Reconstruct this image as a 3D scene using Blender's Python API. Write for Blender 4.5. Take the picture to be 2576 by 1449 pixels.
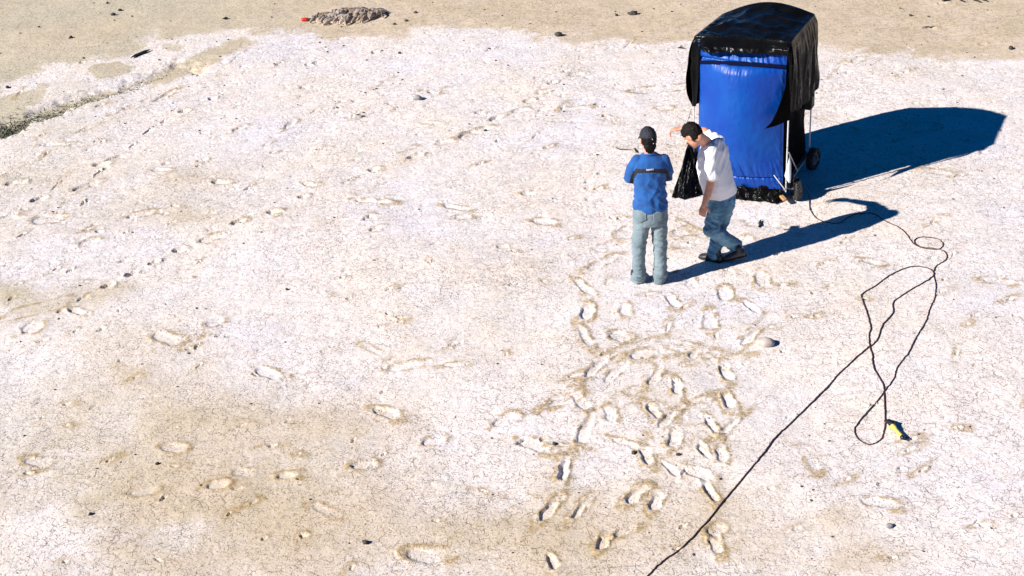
import bpy, bmesh, math, random
import numpy as np
from mathutils import Vector, Matrix
from math import radians, sin, cos, pi, sqrt, hypot

for o in list(bpy.data.objects): bpy.data.objects.remove(o)
scene = bpy.context.scene
COL = scene.collection
random.seed(7); RNG = np.random.RandomState(11)

# ------------------------------------------------------------------ camera
FPX, PITCH, ROLL, CH = 3500.0, 28.0, -3.85, 6.95       # focal length in units of a 2576 px wide frame
_p, _r = radians(PITCH), radians(ROLL)
CAM = np.array([0, 0, CH])
FW = np.array([0, cos(_p), -sin(_p)]); _up = np.array([0, sin(_p), cos(_p)]); _rt = np.array([1.0, 0, 0])
RT = _rt*cos(_r) + _up*sin(_r); UP = _up*cos(_r) - _rt*sin(_r)
cd = bpy.data.cameras.new('camera'); cam = bpy.data.objects.new('camera', cd); COL.objects.link(cam)
cd.sensor_fit = 'HORIZONTAL'; cd.sensor_width = 36.0; cd.lens = FPX/2576*36
cd.clip_start = 0.1; cd.clip_end = 3000
cam.matrix_world = Matrix(((RT[0], UP[0], -FW[0], 0), (RT[1], UP[1], -FW[1], 0), (RT[2], UP[2], -FW[2], CH), (0, 0, 0, 1)))
scene.camera = cam

# ------------------------------------------------------------------ sky and sun
SUN_EL, SUN_AZ = 31.7, 23.5                              # shadows run along +x, 23.5 degrees towards +y
w = bpy.data.worlds.new('World'); scene.world = w; w.use_nodes = True
nt = w.node_tree; bg = nt.nodes['Background']
sky = nt.nodes.new('ShaderNodeTexSky'); sky.sky_type = 'NISHITA'; sky.sun_disc = False
sky.sun_elevation = radians(SUN_EL); sky.sun_rotation = radians(270-SUN_AZ)
sky.altitude = 1500; sky.air_density = 0.8; sky.dust_density = 0.0; sky.ozone_density = 10.0
hs = nt.nodes.new('ShaderNodeHueSaturation'); hs.inputs['Saturation'].default_value = 1.2
nt.links.new(sky.outputs[0], hs.inputs['Color']); nt.links.new(hs.outputs[0], bg.inputs[0]); bg.inputs[1].default_value = 0.05
sd = bpy.data.lights.new('sun', 'SUN'); sun = bpy.data.objects.new('sun', sd); COL.objects.link(sun)
sd.energy = 5.0; sd.angle = radians(0.5); sd.color = (1.0, 0.955, 0.92)
_e, _a = radians(SUN_EL), radians(SUN_AZ)
sdir = Vector((cos(_e)*cos(_a), cos(_e)*sin(_a), -sin(_e)))
sun.rotation_euler = sdir.to_track_quat('-Z', 'Y').to_euler(); sun.location = (-10, 0, 20)
vs = scene.view_settings
vs.view_transform = 'Standard'; vs.look = 'None'; vs.exposure = 0.74; vs.gamma = 1

# ------------------------------------------------------------------ projection helpers (trace where things stand on the ground)
def ray(x, y): return FW*FPX + RT*(x-1288) - UP*(y-724.5)
def G(x, y, h=0.0):
    d = ray(x, y); return CAM + d*((h-CH)/d[2])
def K(x, y, Y):                                          # point of the vertical plane at distance Y
    d = ray(x, y); return CAM + d*(Y/d[1])
def pxm(P): return FPX/np.linalg.norm(np.array(P)-CAM)
V = lambda p: Vector((float(p[0]), float(p[1]), float(p[2])))

# ------------------------------------------------------------------ noise
_perm = RNG.permutation(256); _perm = np.concatenate([_perm, _perm, _perm])
_g = RNG.normal(size=(256, 3)); _g /= np.linalg.norm(_g, axis=1)[:, None]
def perlin(x, y, z=0.0):
    x = np.asarray(x, float); y = np.asarray(y, float)+np.zeros_like(x); z = np.asarray(z, float)+np.zeros_like(x)
    xi = np.floor(x).astype(int); yi = np.floor(y).astype(int); zi = np.floor(z).astype(int)
    fx, fy, fz = x-xi, y-yi, z-zi
    u, v, w_ = [t*t*t*(t*(t*6-15)+10) for t in (fx, fy, fz)]
    r = np.zeros_like(x)
    for a in (0, 1):
        for b in (0, 1):
            for c in (0, 1):
                h = _perm[_perm[_perm[(xi+a) & 255]+((yi+b) & 255)]+((zi+c) & 255)]
                gg = _g[h]
                d = gg[..., 0]*(fx-a)+gg[..., 1]*(fy-b)+gg[..., 2]*(fz-c)
                r += d*(u if a else 1-u)*(v if b else 1-v)*(w_ if c else 1-w_)
    return r*1.6
def fbm(x, y, z=0.0, o=4, lac=2.1, g=0.5):
    r = 0; a = 1.0; s = 1.0
    for i in range(o):
        r = r + a*perlin(x*s+i*17.3, y*s-i*9.1, (z*s if np.ndim(z) else z)+i*5.7); a *= g; s *= lac
    return r
def sstep(a, b, x):
    t = np.clip((x-a)/(b-a), 0, 1); return t*t*(3-2*t)

# ------------------------------------------------------------------ object helpers
def tag(o, label, cat, group=None):
    o['label'] = label; o['category'] = cat
    if group: o['group'] = group
    return o
def empty(name, loc, label, cat, group=None):
    o = bpy.data.objects.new(name, None); o.empty_display_size = 0.1; o.location = V(loc); COL.objects.link(o)
    return tag(o, label, cat, group)
def obj(name, me, mat, parent=None, label=None):
    if isinstance(me, bmesh.types.BMesh):
        m = bpy.data.meshes.new(name); me.to_mesh(m); me.free(); me = m
    o = bpy.data.objects.new(name, me); COL.objects.link(o)
    if mat is not None and not me.materials: me.materials.append(mat)
    if parent is not None:
        o.parent = parent
        o.matrix_parent_inverse = world_inv(parent)
    if label: o['label'] = label
    return o
def world_inv(p):
    m = Matrix.Translation(p.location)
    return m.inverted()
def shade(o, angle=None):
    me = o.data
    me.polygons.foreach_set('use_smooth', [True]*len(me.polygons)); me.update(); return o
def grid_mesh(name, P, uvclosed=False):
    """P: (n, m, 3) array -> mesh of quads"""
    n, m = P.shape[:2]
    me = bpy.data.meshes.new(name)
    idx = np.arange(n*m).reshape(n, m)
    q = np.stack([idx[:-1, :-1], idx[1:, :-1], idx[1:, 1:], idx[:-1, 1:]], -1).reshape(-1, 4)
    me.vertices.add(n*m); me.vertices.foreach_set('co', P.reshape(-1).astype(np.float32))
    me.loops.add(q.size); me.loops.foreach_set('vertex_index', q.reshape(-1).astype(np.int32))
    me.polygons.add(len(q)); me.polygons.foreach_set('loop_start', np.arange(0, q.size, 4, dtype=np.int32))
    me.polygons.foreach_set('use_smooth', np.ones(len(q), bool))
    me.update(calc_edges=True); return me
def frame_of(d):
    d = Vector(d).normalized()
    a = Vector((0, 0, 1)) if abs(d.z) < 0.9 else Vector((1, 0, 0))
    x = d.cross(a).normalized(); y = d.cross(x).normalized()
    return d, x, y
def add_loft(bm, rings, n=20):
    """rings: (centre, ax, ay) with ax, ay scaled half axes"""
    R = []
    for c, ax, ay in rings:
        R.append([bm.verts.new(V(c)+Vector(ax)*cos(2*pi*k/n)+Vector(ay)*sin(2*pi*k/n)) for k in range(n)])
    for A, B in zip(R[:-1], R[1:]):
        for k in range(n): bm.faces.new((A[k], A[(k+1) % n], B[(k+1) % n], B[k]))
    bm.faces.new(R[0][::-1]); bm.faces.new(R[-1])
def add_cap(bm, p0, r0, p1, r1, n=14, flat=1.0):
    p0, p1 = V(p0), V(p1); d, x, y = frame_of(p1-p0); rings = []
    for t in (-80, -55, -28): rings.append((p0+d*r0*sin(radians(t)), x*r0*cos(radians(t)), y*r0*cos(radians(t))*flat))
    rings.append((p0, x*r0, y*r0*flat)); rings.append((p1, x*r1, y*r1*flat))
    for t in (28, 55, 80): rings.append((p1+d*r1*sin(radians(t)), x*r1*cos(radians(t)), y*r1*cos(radians(t))*flat))
    add_loft(bm, rings, n)
def add_ell(bm, c, ax, ay, az, n=16):
    c, ax, ay, az = V(c), Vector(ax), Vector(ay), Vector(az)
    add_loft(bm, [(c+az*sin(radians(t)), ax*cos(radians(t)), ay*cos(radians(t))) for t in (-82, -60, -38, -18, 0, 18, 38, 60, 82)], n)
def add_chain(bm, pts, flat=1.0):
    for (p, r), (q, s) in zip(pts[:-1], pts[1:]): add_cap(bm, p, r, q, s, flat=flat)
def add_box(bm, c, ex, ey, ez):
    c, ex, ey, ez = V(c), Vector(ex)/2, Vector(ey)/2, Vector(ez)/2
    v = [bm.verts.new(c+ex*a+ey*b+ez*d) for a in (-1, 1) for b in (-1, 1) for d in (-1, 1)]
    for f in ((0, 1, 3, 2), (4, 6, 7, 5), (0, 4, 5, 1), (2, 3, 7, 6), (0, 2, 6, 4), (1, 5, 7, 3)): bm.faces.new([v[i] for i in f])
def fused(bm, voxel=0.006, smooth=4, hollow=None):
    """union of overlapping closed shapes as one continuous skin"""
    bmesh.ops.recalc_face_normals(bm, faces=bm.faces)
    me = bpy.data.meshes.new('tmp'); bm.to_mesh(me); bm.free()
    o = bpy.data.objects.new('tmp', me); COL.objects.link(o)
    r = o.modifiers.new('r', 'REMESH'); r.mode = 'VOXEL'; r.voxel_size = voxel
    s = o.modifiers.new('s', 'SMOOTH'); s.factor = 0.5; s.iterations = smooth
    dg = bpy.context.evaluated_depsgraph_get(); ev = o.evaluated_get(dg)
    out = bpy.data.meshes.new_from_object(ev)
    bpy.data.objects.remove(o); bpy.data.meshes.remove(me)
    out.polygons.foreach_set('use_smooth', np.ones(len(out.polygons), bool))
    return out
def vco(me):
    a = np.empty(len(me.vertices)*3, np.float32); me.vertices.foreach_get('co', a); return a.reshape(-1, 3).astype(float)
def vno(me):
    a = np.empty(len(me.vertices)*3, np.float32); me.vertices.foreach_get('normal', a); return a.reshape(-1, 3).astype(float)
def setco(me, c): me.vertices.foreach_set('co', c.reshape(-1).astype(np.float32)); me.update()
def folds(me, amp, sx, sy, sz, seed=0.0, extra=None):
    c, n = vco(me), vno(me)
    t = perlin(c[:, 0]*sx+seed, c[:, 1]*sy, c[:, 2]*sz)
    t2 = perlin(c[:, 0]*sx*2.3+seed, c[:, 1]*sy*2.3+4, c[:, 2]*sz*2.3)
    rid = (1-np.abs(t)*3.0).clip(-1, 1)
    d = amp*(0.6*rid+0.5*t2)
    if extra is not None: d = d*extra(c)
    setco(me, c+n*d[:, None]); return me

# ------------------------------------------------------------------ materials
def mat(name, col, rough=0.6, metal=0.0, spec=0.5, noise=None, bump=None, sheen=0.0, trans=0.0):
    m = bpy.data.materials.new(name); m.use_nodes = True; N = m.node_tree; b = N.nodes['Principled BSDF']
    b.inputs['Base Color'].default_value = (*col, 1); b.inputs['Roughness'].default_value = rough
    b.inputs['Metallic'].default_value = metal; b.inputs['Specular IOR Level'].default_value = spec
    if sheen: b.inputs['Sheen Weight'].default_value = sheen
    tc = N.nodes.new('ShaderNodeTexCoord')
    if noise:
        sc, c2, lo, hi = noise
        n = N.nodes.new('ShaderNodeTexNoise'); n.inputs['Scale'].default_value = sc; n.inputs['Detail'].default_value = 6
        N.links.new(tc.outputs['Object'], n.inputs['Vector'])
        r = N.nodes.new('ShaderNodeMapRange'); r.inputs[1].default_value = lo; r.inputs[2].default_value = hi
        N.links.new(n.outputs[0], r.inputs[0])
        x = N.nodes.new('ShaderNodeMix'); x.data_type = 'RGBA'
        x.inputs[6].default_value = (*col, 1); x.inputs[7].default_value = (*c2, 1)
        N.links.new(r.outputs[0], x.inputs[0]); N.links.new(x.outputs[2], b.inputs['Base Color'])
    if bump:
        sc, st, dist = bump
        n = N.nodes.new('ShaderNodeTexNoise'); n.inputs['Scale'].default_value = sc; n.inputs['Detail'].default_value = 5
        N.links.new(tc.outputs['Object'], n.inputs['Vector'])
        bp = N.nodes.new('ShaderNodeBump'); bp.inputs['Strength'].default_value = st; bp.inputs['Distance'].default_value = dist
        N.links.new(n.outputs[0], bp.inputs['Height']); N.links.new(bp.outputs[0], b.inputs['Normal'])
    return m
M = {}
M['skin'] = mat('skin', (0.56, 0.27, 0.17), 0.5, noise=(30, (0.45, 0.18, 0.11), 0.45, 0.7))
M['hair'] = mat('dark_hair', (0.008, 0.0055, 0.004), 0.6, spec=0.15, bump=(110, 0.9, 0.008))
M['cap'] = mat('cap_cloth', (0.012, 0.013, 0.022), 0.8, bump=(300, 0.3, 0.001))
M['emblem'] = mat('white_thread', (0.8, 0.8, 0.82), 0.7)
M['sweater'] = mat('blue_sweater', (0.004, 0.088, 0.30), 0.85, noise=(14, (0.003, 0.060, 0.235), 0.4, 0.65), bump=(160, 0.35, 0.003), sheen=0.1)
M['stripe'] = mat('black_knit', (0.010, 0.010, 0.016), 0.8, bump=(200, 0.3, 0.002))
M['jeans_pale'] = mat('faded_jeans', (0.135, 0.185, 0.205), 0.9, noise=(4, (0.215, 0.272, 0.29), 0.38, 0.66), bump=(220, 0.35, 0.002))
M['jeans_blue'] = mat('blue_jeans', (0.065, 0.165, 0.25), 0.9, noise=(6, (0.19, 0.36, 0.46), 0.42, 0.66), bump=(220, 0.35, 0.002))
M['tshirt'] = mat('white_cotton', (0.80, 0.79, 0.80), 0.9, bump=(120, 0.2, 0.002))
M['shoe'] = mat('shoe_leather', (0.03, 0.028, 0.03), 0.5, noise=(40, (0.16, 0.16, 0.16), 0.6, 0.75))
M['sock'] = mat('white_sock', (0.75, 0.76, 0.78), 0.9)
M['eye'] = mat('eye_white', (0.7, 0.68, 0.65), 0.3)
M['black_plastic'] = mat('black_plastic_sheet', (0.003, 0.003, 0.0035), 0.24, spec=0.22, noise=(5, (0.005, 0.005, 0.0045), 0.4, 0.7), bump=(3.5, 0.6, 0.05))
M['black_plastic_dull'] = mat('dusty_black_plastic', (0.003, 0.003, 0.003), 0.55, spec=0.10, noise=(3, (0.006, 0.0055, 0.005), 0.45, 0.7), bump=(12, 0.5, 0.02))
M['blue_fabric'] = mat('blue_nylon', (0.001, 0.062, 0.30), 0.40, spec=0.28, noise=(2.5, (0.001, 0.040, 0.27), 0.4, 0.65), bump=(40, 0.25, 0.004))
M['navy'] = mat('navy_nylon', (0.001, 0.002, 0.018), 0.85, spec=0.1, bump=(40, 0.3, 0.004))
M['white_metal'] = mat('white_metal', (0.62, 0.62, 0.60), 0.4, 0.1, noise=(25, (0.35, 0.33, 0.30), 0.55, 0.7))
M['grey_metal'] = mat('grey_metal', (0.30, 0.30, 0.29), 0.4, 0.6)
M['rubber'] = mat('rubber', (0.014, 0.014, 0.014), 0.7, noise=(60, (0.10, 0.095, 0.085), 0.52, 0.7))
M['box'] = mat('black_box', (0.012, 0.012, 0.013), 0.45, bump=(50, 0.2, 0.002))
M['wood'] = mat('orange_wood', (0.50, 0.27, 0.10), 0.7, noise=(20, (0.30, 0.14, 0.05), 0.4, 0.7))
M['film'] = mat('white_film', (0.62, 0.68, 0.70), 0.35)
M['cord'] = mat('brown_cord', (0.055, 0.020, 0.012), 0.55, noise=(45, (0.13, 0.06, 0.04), 0.5, 0.7))
M['yellow'] = mat('yellow_plastic', (0.62, 0.50, 0.10), 0.5, noise=(60, (0.42, 0.32, 0.10), 0.5, 0.7))
M['plug'] = mat('black_plug', (0.010, 0.011, 0.016), 0.4)
M['red'] = mat('red_plastic', (0.50, 0.02, 0.012), 0.35)
M['mud'] = mat('dried_mud', (0.58, 0.48, 0.38), 0.9, noise=(5, (0.28, 0.20, 0.13), 0.4, 0.65), bump=(60, 0.5, 0.01))
M['stone_pale'] = mat('pale_stone', (0.50, 0.42, 0.36), 0.75, noise=(18, (0.36, 0.30, 0.27), 0.4, 0.7), bump=(50, 0.4, 0.006))
M['stone_grey'] = mat('grey_stone', (0.30, 0.29, 0.27), 0.8, noise=(20, (0.18, 0.17, 0.16), 0.4, 0.7), bump=(50, 0.5, 0.006))
M['stone_dark'] = mat('dark_stone', (0.035, 0.030, 0.026), 0.8, noise=(30, (0.07, 0.06, 0.05), 0.4, 0.7), bump=(60, 0.5, 0.005))
M['driftwood'] = mat('charred_wood', (0.022, 0.018, 0.015), 0.85, bump=(40, 0.8, 0.008))
M['scrub'] = mat('scrub', (0.10, 0.11, 0.07), 0.9, noise=(8, (0.30, 0.28, 0.19), 0.45, 0.65))

for k_, i_ in (('black_plastic', 1.30), ('black_plastic_dull', 1.12)): M[k_].node_tree.nodes['Principled BSDF'].inputs['IOR'].default_value = i_
def ground_material():
    m = bpy.data.materials.new('cracked_salt_crust'); m.use_nodes = True; N = m.node_tree; L = N.links
    b = N.nodes['Principled BSDF']; b.inputs['Roughness'].default_value = 0.93; b.inputs['Specular IOR Level'].default_value = 0.2
    tc = N.nodes.new('ShaderNodeTexCoord'); at = N.nodes.new('ShaderNodeAttribute'); at.attribute_name = 'crust'
    sep = N.nodes.new('ShaderNodeSeparateColor'); L.new(at.outputs['Color'], sep.inputs[0])
    def noise(sc, det=5, rough=0.55, vec=None):
        n = N.nodes.new('ShaderNodeTexNoise'); n.inputs['Scale'].default_value = sc; n.inputs['Detail'].default_value = det
        n.inputs['Roughness'].default_value = rough; L.new(vec or tc.outputs['Object'], n.inputs['Vector']); return n.outputs[0]
    def rng(x, a, b_, c=0.0, d=1.0):
        r = N.nodes.new('ShaderNodeMapRange'); r.interpolation_type = 'SMOOTHSTEP'
        for i, v in enumerate((a, b_, c, d)): r.inputs[i+1].default_value = v
        L.new(x, r.inputs[0]); return r.outputs[0]
    def math_(op, a, b_=None, clamp=False):
        n = N.nodes.new('ShaderNodeMath'); n.operation = op; n.use_clamp = clamp
        for i, v in enumerate((a, b_)):
            if v is None: continue
            if isinstance(v, (int, float)): n.inputs[i].default_value = v
            else: L.new(v, n.inputs[i])
        return n.outputs[0]
    def mix(f, a, b_):
        x = N.nodes.new('ShaderNodeMix'); x.data_type = 'RGBA'
        for i, v in ((0, f), (6, a), (7, b_)):
            if isinstance(v, tuple): x.inputs[i].default_value = (*v, 1)
            elif isinstance(v, (int, float)): x.inputs[i].default_value = v
            else: L.new(v, x.inputs[i])
        return x.outputs[2]
    # white crust varying from lavender to pinkish
    base = mix(rng(noise(0.9, 4), 0.36, 0.64), (0.77, 0.71, 0.675), (0.79, 0.695, 0.605))
    base = mix(rng(noise(0.45, 3), 0.50, 0.66, 0, 0.8), base, (0.75, 0.71, 0.73))
    base = mix(rng(noise(6, 5), 0.42, 0.72, 0, 0.55), base, (0.70, 0.60, 0.53))
    tan = mix(rng(noise(1.3, 5), 0.35, 0.65), (0.56, 0.45, 0.305), (0.62, 0.50, 0.365))
    tan = mix(rng(noise(9, 5), 0.45, 0.75, 0, 0.5), tan, (0.48, 0.375, 0.235))
    sx = N.nodes.new('ShaderNodeSeparateXYZ'); L.new(tc.outputs['Object'], sx.inputs[0])
    tan = mix(math_('MULTIPLY', rng(sx.outputs[0], -1.5, -7, 0, 1), rng(noise(0.35, 4), 0.3, 0.6, .35, 1)), tan, (0.53, 0.468, 0.335))
    spk = rng(noise(55, 2), 0.52, 0.62)
    tmask = math_('ADD', sep.outputs[0], math_('MULTIPLY', math_('SUBTRACT', noise(7, 6, 0.75), 0.5), 0.8))
    tmask = math_('ADD', tmask, math_('MULTIPLY', math_('SUBTRACT', noise(60, 3, 0.7), 0.5), 1.4))
    tmask = math_('MULTIPLY', rng(tmask, 0.0, 1.0), rng(sep.outputs[0], 0.0, 0.3))
    c = mix(tmask, base, tan)
    rim = math_('MULTIPLY', math_('MINIMUM', math_('MULTIPLY', sep.outputs[1], 1.7), 1.0), rng(noise(38, 4, 0.7), 0.28, 0.60))
    c = mix(rim, c, (0.42, 0.295, 0.135))
    c = mix(math_('MULTIPLY', sep.outputs[2], 0.15), c, (0.74, 0.715, 0.73))
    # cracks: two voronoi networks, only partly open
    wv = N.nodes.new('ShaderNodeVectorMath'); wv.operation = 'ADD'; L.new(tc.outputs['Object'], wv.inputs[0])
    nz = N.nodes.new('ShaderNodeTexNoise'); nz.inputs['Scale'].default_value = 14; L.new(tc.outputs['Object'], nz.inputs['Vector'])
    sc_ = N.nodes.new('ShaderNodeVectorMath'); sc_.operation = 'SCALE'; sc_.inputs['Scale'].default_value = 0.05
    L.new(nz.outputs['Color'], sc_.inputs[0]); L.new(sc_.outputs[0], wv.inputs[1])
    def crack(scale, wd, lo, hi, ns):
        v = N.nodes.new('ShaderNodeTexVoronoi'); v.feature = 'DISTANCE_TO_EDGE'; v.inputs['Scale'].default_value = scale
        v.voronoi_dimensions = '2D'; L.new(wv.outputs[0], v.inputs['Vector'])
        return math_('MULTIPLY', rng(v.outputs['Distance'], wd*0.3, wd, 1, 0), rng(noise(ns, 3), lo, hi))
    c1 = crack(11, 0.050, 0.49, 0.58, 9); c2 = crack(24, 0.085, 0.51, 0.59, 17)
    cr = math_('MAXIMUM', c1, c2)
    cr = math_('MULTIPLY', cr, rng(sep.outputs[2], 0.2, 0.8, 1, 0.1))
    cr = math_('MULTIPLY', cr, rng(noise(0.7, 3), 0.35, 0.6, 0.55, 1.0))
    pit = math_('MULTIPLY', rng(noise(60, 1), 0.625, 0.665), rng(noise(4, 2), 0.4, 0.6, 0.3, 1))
    c = mix(math_('MULTIPLY', cr, 0.74), c, (0.20, 0.14, 0.10))  # shade inside the cracks put into the colour, along with their darker dirt
    c = mix(math_('MULTIPLY', pit, 0.75), c, (0.17, 0.12, 0.085))
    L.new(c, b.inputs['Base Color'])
    h = math_('ADD', math_('MULTIPLY', noise(22, 6, 0.65), 0.020), math_('MULTIPLY', cr, -0.009))
    h = math_('ADD', h, math_('MULTIPLY', noise(110, 3, 0.6), 0.0035))
    h = math_('ADD', h, math_('MULTIPLY', pit, -0.006))
    bp = N.nodes.new('ShaderNodeBump'); bp.inputs['Strength'].default_value = 0.40; bp.inputs['Distance'].default_value = 1.0
    L.new(h, bp.inputs['Height']); L.new(bp.outputs[0], b.inputs['Normal'])
    return m

# ------------------------------------------------------------------ the ground, one sheet
def tile(c, r, pts): return [(x/3+858.67*c, y/3+483*r) for x, y in pts]
def crop6(pts): return [(x*.3241+1274.6, y*.3241+670.8) for x, y in pts]
def crop8(pts): return [(x*.3056+1274.6, y*.3056+1006.2) for x, y in pts]
PR = []     # (p, q, width px, depth m, rim, white)
def prints(conv, rows, k):
    for r in rows:
        x0, y0, x1, y1, w_ = r[:5]; dep = r[5] if len(r) > 5 else 0.020; rim = r[6] if len(r) > 6 else 0.8; wh = r[7] if len(r) > 7 else 0.7
        p, q = conv([(x0, y0), (x1, y1)]); PR.append((p, q, w_*k, dep, rim, wh))
prints(crop6, [(540,110,640,200,60,.014,1,.2),(635,300,612,390,85,.025,1,.2),(920,290,930,370,75,.012,.6,.6),(1255,220,1310,300,60,.016,.7),
 (1420,90,1430,150,70,.012,.8,.2),(1690,165,1690,245,90,.020,.9,.3),(1850,280,1945,350,50,.020,.9,.3),(1580,350,1570,480,85,.012,.9,.3),
 (1960,470,1830,600,55,.016,1,.4),(570,470,650,610,60,.012,.8,.5),(830,520,930,560,60,.018,1,.3),(980,690,1230,660,62,.018,1,1),(1200,655,1470,640,50,.014,.9,1),
 (620,850,760,720,62,.020,.8,.8),(770,890,890,780,66,.016,1,.8),(1110,910,1200,800,62,.020,1,.8),(1310,880,1330,985,60,.020,.8,.9),
 (1680,745,1720,860,66,.020,1,.9),(1700,970,1745,1090,66,.020,1,.9),(340,1090,540,1000,40,.010,1,.3),(545,1020,620,1100,80,.016,.7,.8),
 (790,1100,820,1190,80,.014,.7,.8),(1100,1070,1180,1170,56,.018,.7,.9),(1340,1100,1190,1240,62,.018,1,.6),(1550,1170,1640,1290,56,.018,.8,.9),
 (1800,1180,1660,1290,45,.020,.8,.9),(640,1170,570,1350,70,.020,1,.7),(1320,1270,1290,1390,80,.018,.9,.8),(90,1350,330,1420,55,.018,1,.5),
 (1500,1370,1550,1450,60,.016,.4,.9),(1425,700,1480,640,45,.016,.6,.8),(1265,430,1245,500,36,.012,.5,.3),(1975,40,1990,140,85,.014,.8,.3),
 (1640,560,1620,520,30,.015,.4,.1)]
 +[(1292+i*14, 893-abs(i-2)*3, 1291+i*14, 905-abs(i-2)*3, 8, .03, .2, .2) for i in range(5)]+[(70+i*15, 1372-i*9, 92+i*15, 1384-i*9, 7, .03, .2, .2) for i in range(5)]
 +[(1660+i*12, 762-i*3, 1664+i*12, 770-i*3, 7, .03, .3, .2) for i in range(4)], .3241)
prints(lambda p: tile(1,2,p), [(252+i*17, 192-i*4, 262+i*17, 200-i*4, 9, .03, .3, .1) for i in range(4)], 1/3)
prints(crop6, [(880,650,1190,560,34,.004,.65,0),(1190,570,1500,620,26,.004,.65,0),(1000,730,1200,700,20,.004,.65,0),(930,990,1110,910,36,.004,.65,0),(1120,790,1100,870,26,.004,.65,0),(1560,690,1640,760,46,.004,.65,0),(1640,720,1830,690,26,.004,.65,0),
 (1390,1060,1540,1020,24,.004,.9,0),(320,1080,560,960,46,.005,1,0),(640,1040,610,1130,16,.004,.65,0),(1480,820,1560,850,34,.004,.6,0),(1620,980,1690,950,30,.005,1,0),(250,1350,500,1400,26,.004,.65,0),(1010,1040,1080,1080,20,.004,.5,0),(1380,1120,1390,1190,34,.004,.65,0)], .3241)
prints(crop8, [(478,495,458,645,66,.032,.9,1),(290,975,430,800,74,.026,.7,1),(555,965,665,830,58,.022,.6,1),(1005,830,1150,715,80,.024,1,1),
 (1205,890,1260,770,76,.020,.9,1),(770,1220,830,1105,85,.028,1,1),(900,1120,1040,1050,45,.016,1,.5),(345,1280,405,1385,70,.026,.7,1),
 (1120,395,1185,520,70,.022,.8,.6),(1295,515,1400,620,50,.016,.2,.8),(1490,570,1690,650,60,.018,.5,1),(1625,680,1730,830,56,.024,1,1),
 (1580,395,1660,475,46,.018,.5,.8),(1765,395,1775,505,70,.020,.7,.9),(1770,1040,1690,1090,70,.018,.8,.8),(1710,1110,1745,1250,80,.016,1,.7),
 (880,320,1100,400,36,.010,.8,.5),(1440,620,1470,560,30,.02,.2,.5)], .3056)
prints(lambda p: tile(1,2,p), [(260,185,430,240,50,.018,.8,.5),(630,440,765,410,50,.022,.8,.6),(1165,305,1300,240,50,.020,.9,.6),(95,625,240,600,45,.018,.7,.9),
 (525,1265,770,1310,95,.016,1,.6),(1290,860,1420,900,80,.006,.6,.1)], 1/3)
prints(lambda p: tile(0,2,p), [(1235,480,1380,490,48,.022,.8,.8),(215,565,350,590,50,.016,1,.6),(1585,775,1720,760,48,.024,.8,.8),(2110,700,2250,690,42,.026,.8,.9),
 (1000,825,1170,800,45,.012,.6,1),(2370,925,2520,985,40,.012,.7,1),(1785,670,1885,680,50,.012,.3,1),(2270,1145,2315,1135,34,.03,.7,.1)], 1/3)
for _i in range(len(PR)-8, len(PR)): PR[_i] = PR[_i][:3]+(PR[_i][3]*.72, PR[_i][4]*.85, PR[_i][5])
prints(lambda p: tile(0,1,p), [(0,230,130,180,40,.014,.8,.2),(280,215,470,200,55,.014,.9,.2),(140,350,195,320,24,.04,.1,.1),(615,400,735,360,36,.012,.7,.2),
 (980,190,1160,155,36,.012,.8,.2),(1320,440,1390,420,30,.03,.3,.2),(1130,545,1205,515,26,.045,.2,.1),(955,630,1025,600,24,.045,.2,.1),(775,715,855,690,26,.03,.2,.1),
 (585,815,670,770,34,.02,.8,.2),(1525,365,1660,325,40,.02,.9,.2),(1765,245,1850,210,28,.022,.6,.2),(2030,160,2110,145,26,.024,.5,.2),(2265,45,2330,25,24,.024,.3,.2),
 (70,825,100,790,26,.02,.3,.2),(200,1020,300,1020,60,.014,.7,.6),(1185,1080,1345,1135,50,.014,.7,.7),(1950,1340,2125,1390,50,.020,.8,.7),(535,885,640,920,30,.024,.4,.5),
 (435,905,485,890,20,.02,.5,.2),(245,70,330,40,26,.024,.2,.2),(1580,1000,1670,960,46,.012,.6,.2),(450,110,510,60,16,.02,.3,.1),(610,110,640,70,18,.03,.1,.1),(90,930,600,800,60,.004,.8,0)], 1/3)
prints(lambda p: tile(1,1,p), [(125,65,350,75,26,.024,.7,.4),(785,105,945,130,24,.018,.7,.4),(180,210,250,185,34,.02,.7,.2),(230,290,310,265,30,.016,.4,.2),(865,195,965,190,26,.008,.8,.1),
 (1455,215,1610,235,36,.018,.7,.4),(1875,575,2060,490,36,.016,1,.3),(370,1330,605,1290,50,.012,.6,.6),(780,1312,885,1310,26,.014,.8,.2),(1370,12,1460,10,24,.02,.5,.3),
 (2110,330,2200,290,60,.006,.7,.1),(1940,440,2080,390,50,.006,.6,.1),(1180,420,1240,415,26,.014,.3,.1),(180,1150,330,1240,50,.004,.5,0)], 1/3)
prints(lambda p: tile(1,0,p), [(900,1030,1100,965,30,.024,.7,.2),(1135,905,1215,870,24,.024,.4,.2),(515,1195,605,1165,26,.026,.6,.2),(225,1290,285,1270,30,.02,.5,.2),(155,878,375,820,20,.018,.6,.2),
 (1395,765,1450,745,24,.016,.5,.4),(1490,700,1560,685,24,.012,.7,.4),(1305,840,1400,820,26,.012,.8,.3),(1570,635,1620,615,18,.02,.3,.2),(720,1085,825,1070,26,.012,.6,.2),
 (2220,685,2570,650,40,.008,.9,.2),(1660,830,1860,810,24,.006,.7,.2),(1085,465,1120,480,24,.012,.3,.4),(1730,570,1835,555,24,.012,.4,.2),(240,392,275,385,16,.02,.3,.1),
 (2140,355,2200,310,18,.02,.5,.1),(2390,820,2480,810,30,.006,.7,.1),(1500,910,1950,920,20,.006,.3,.1),(600,920,740,930,20,.008,.4,.2)], 1/3)
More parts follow.
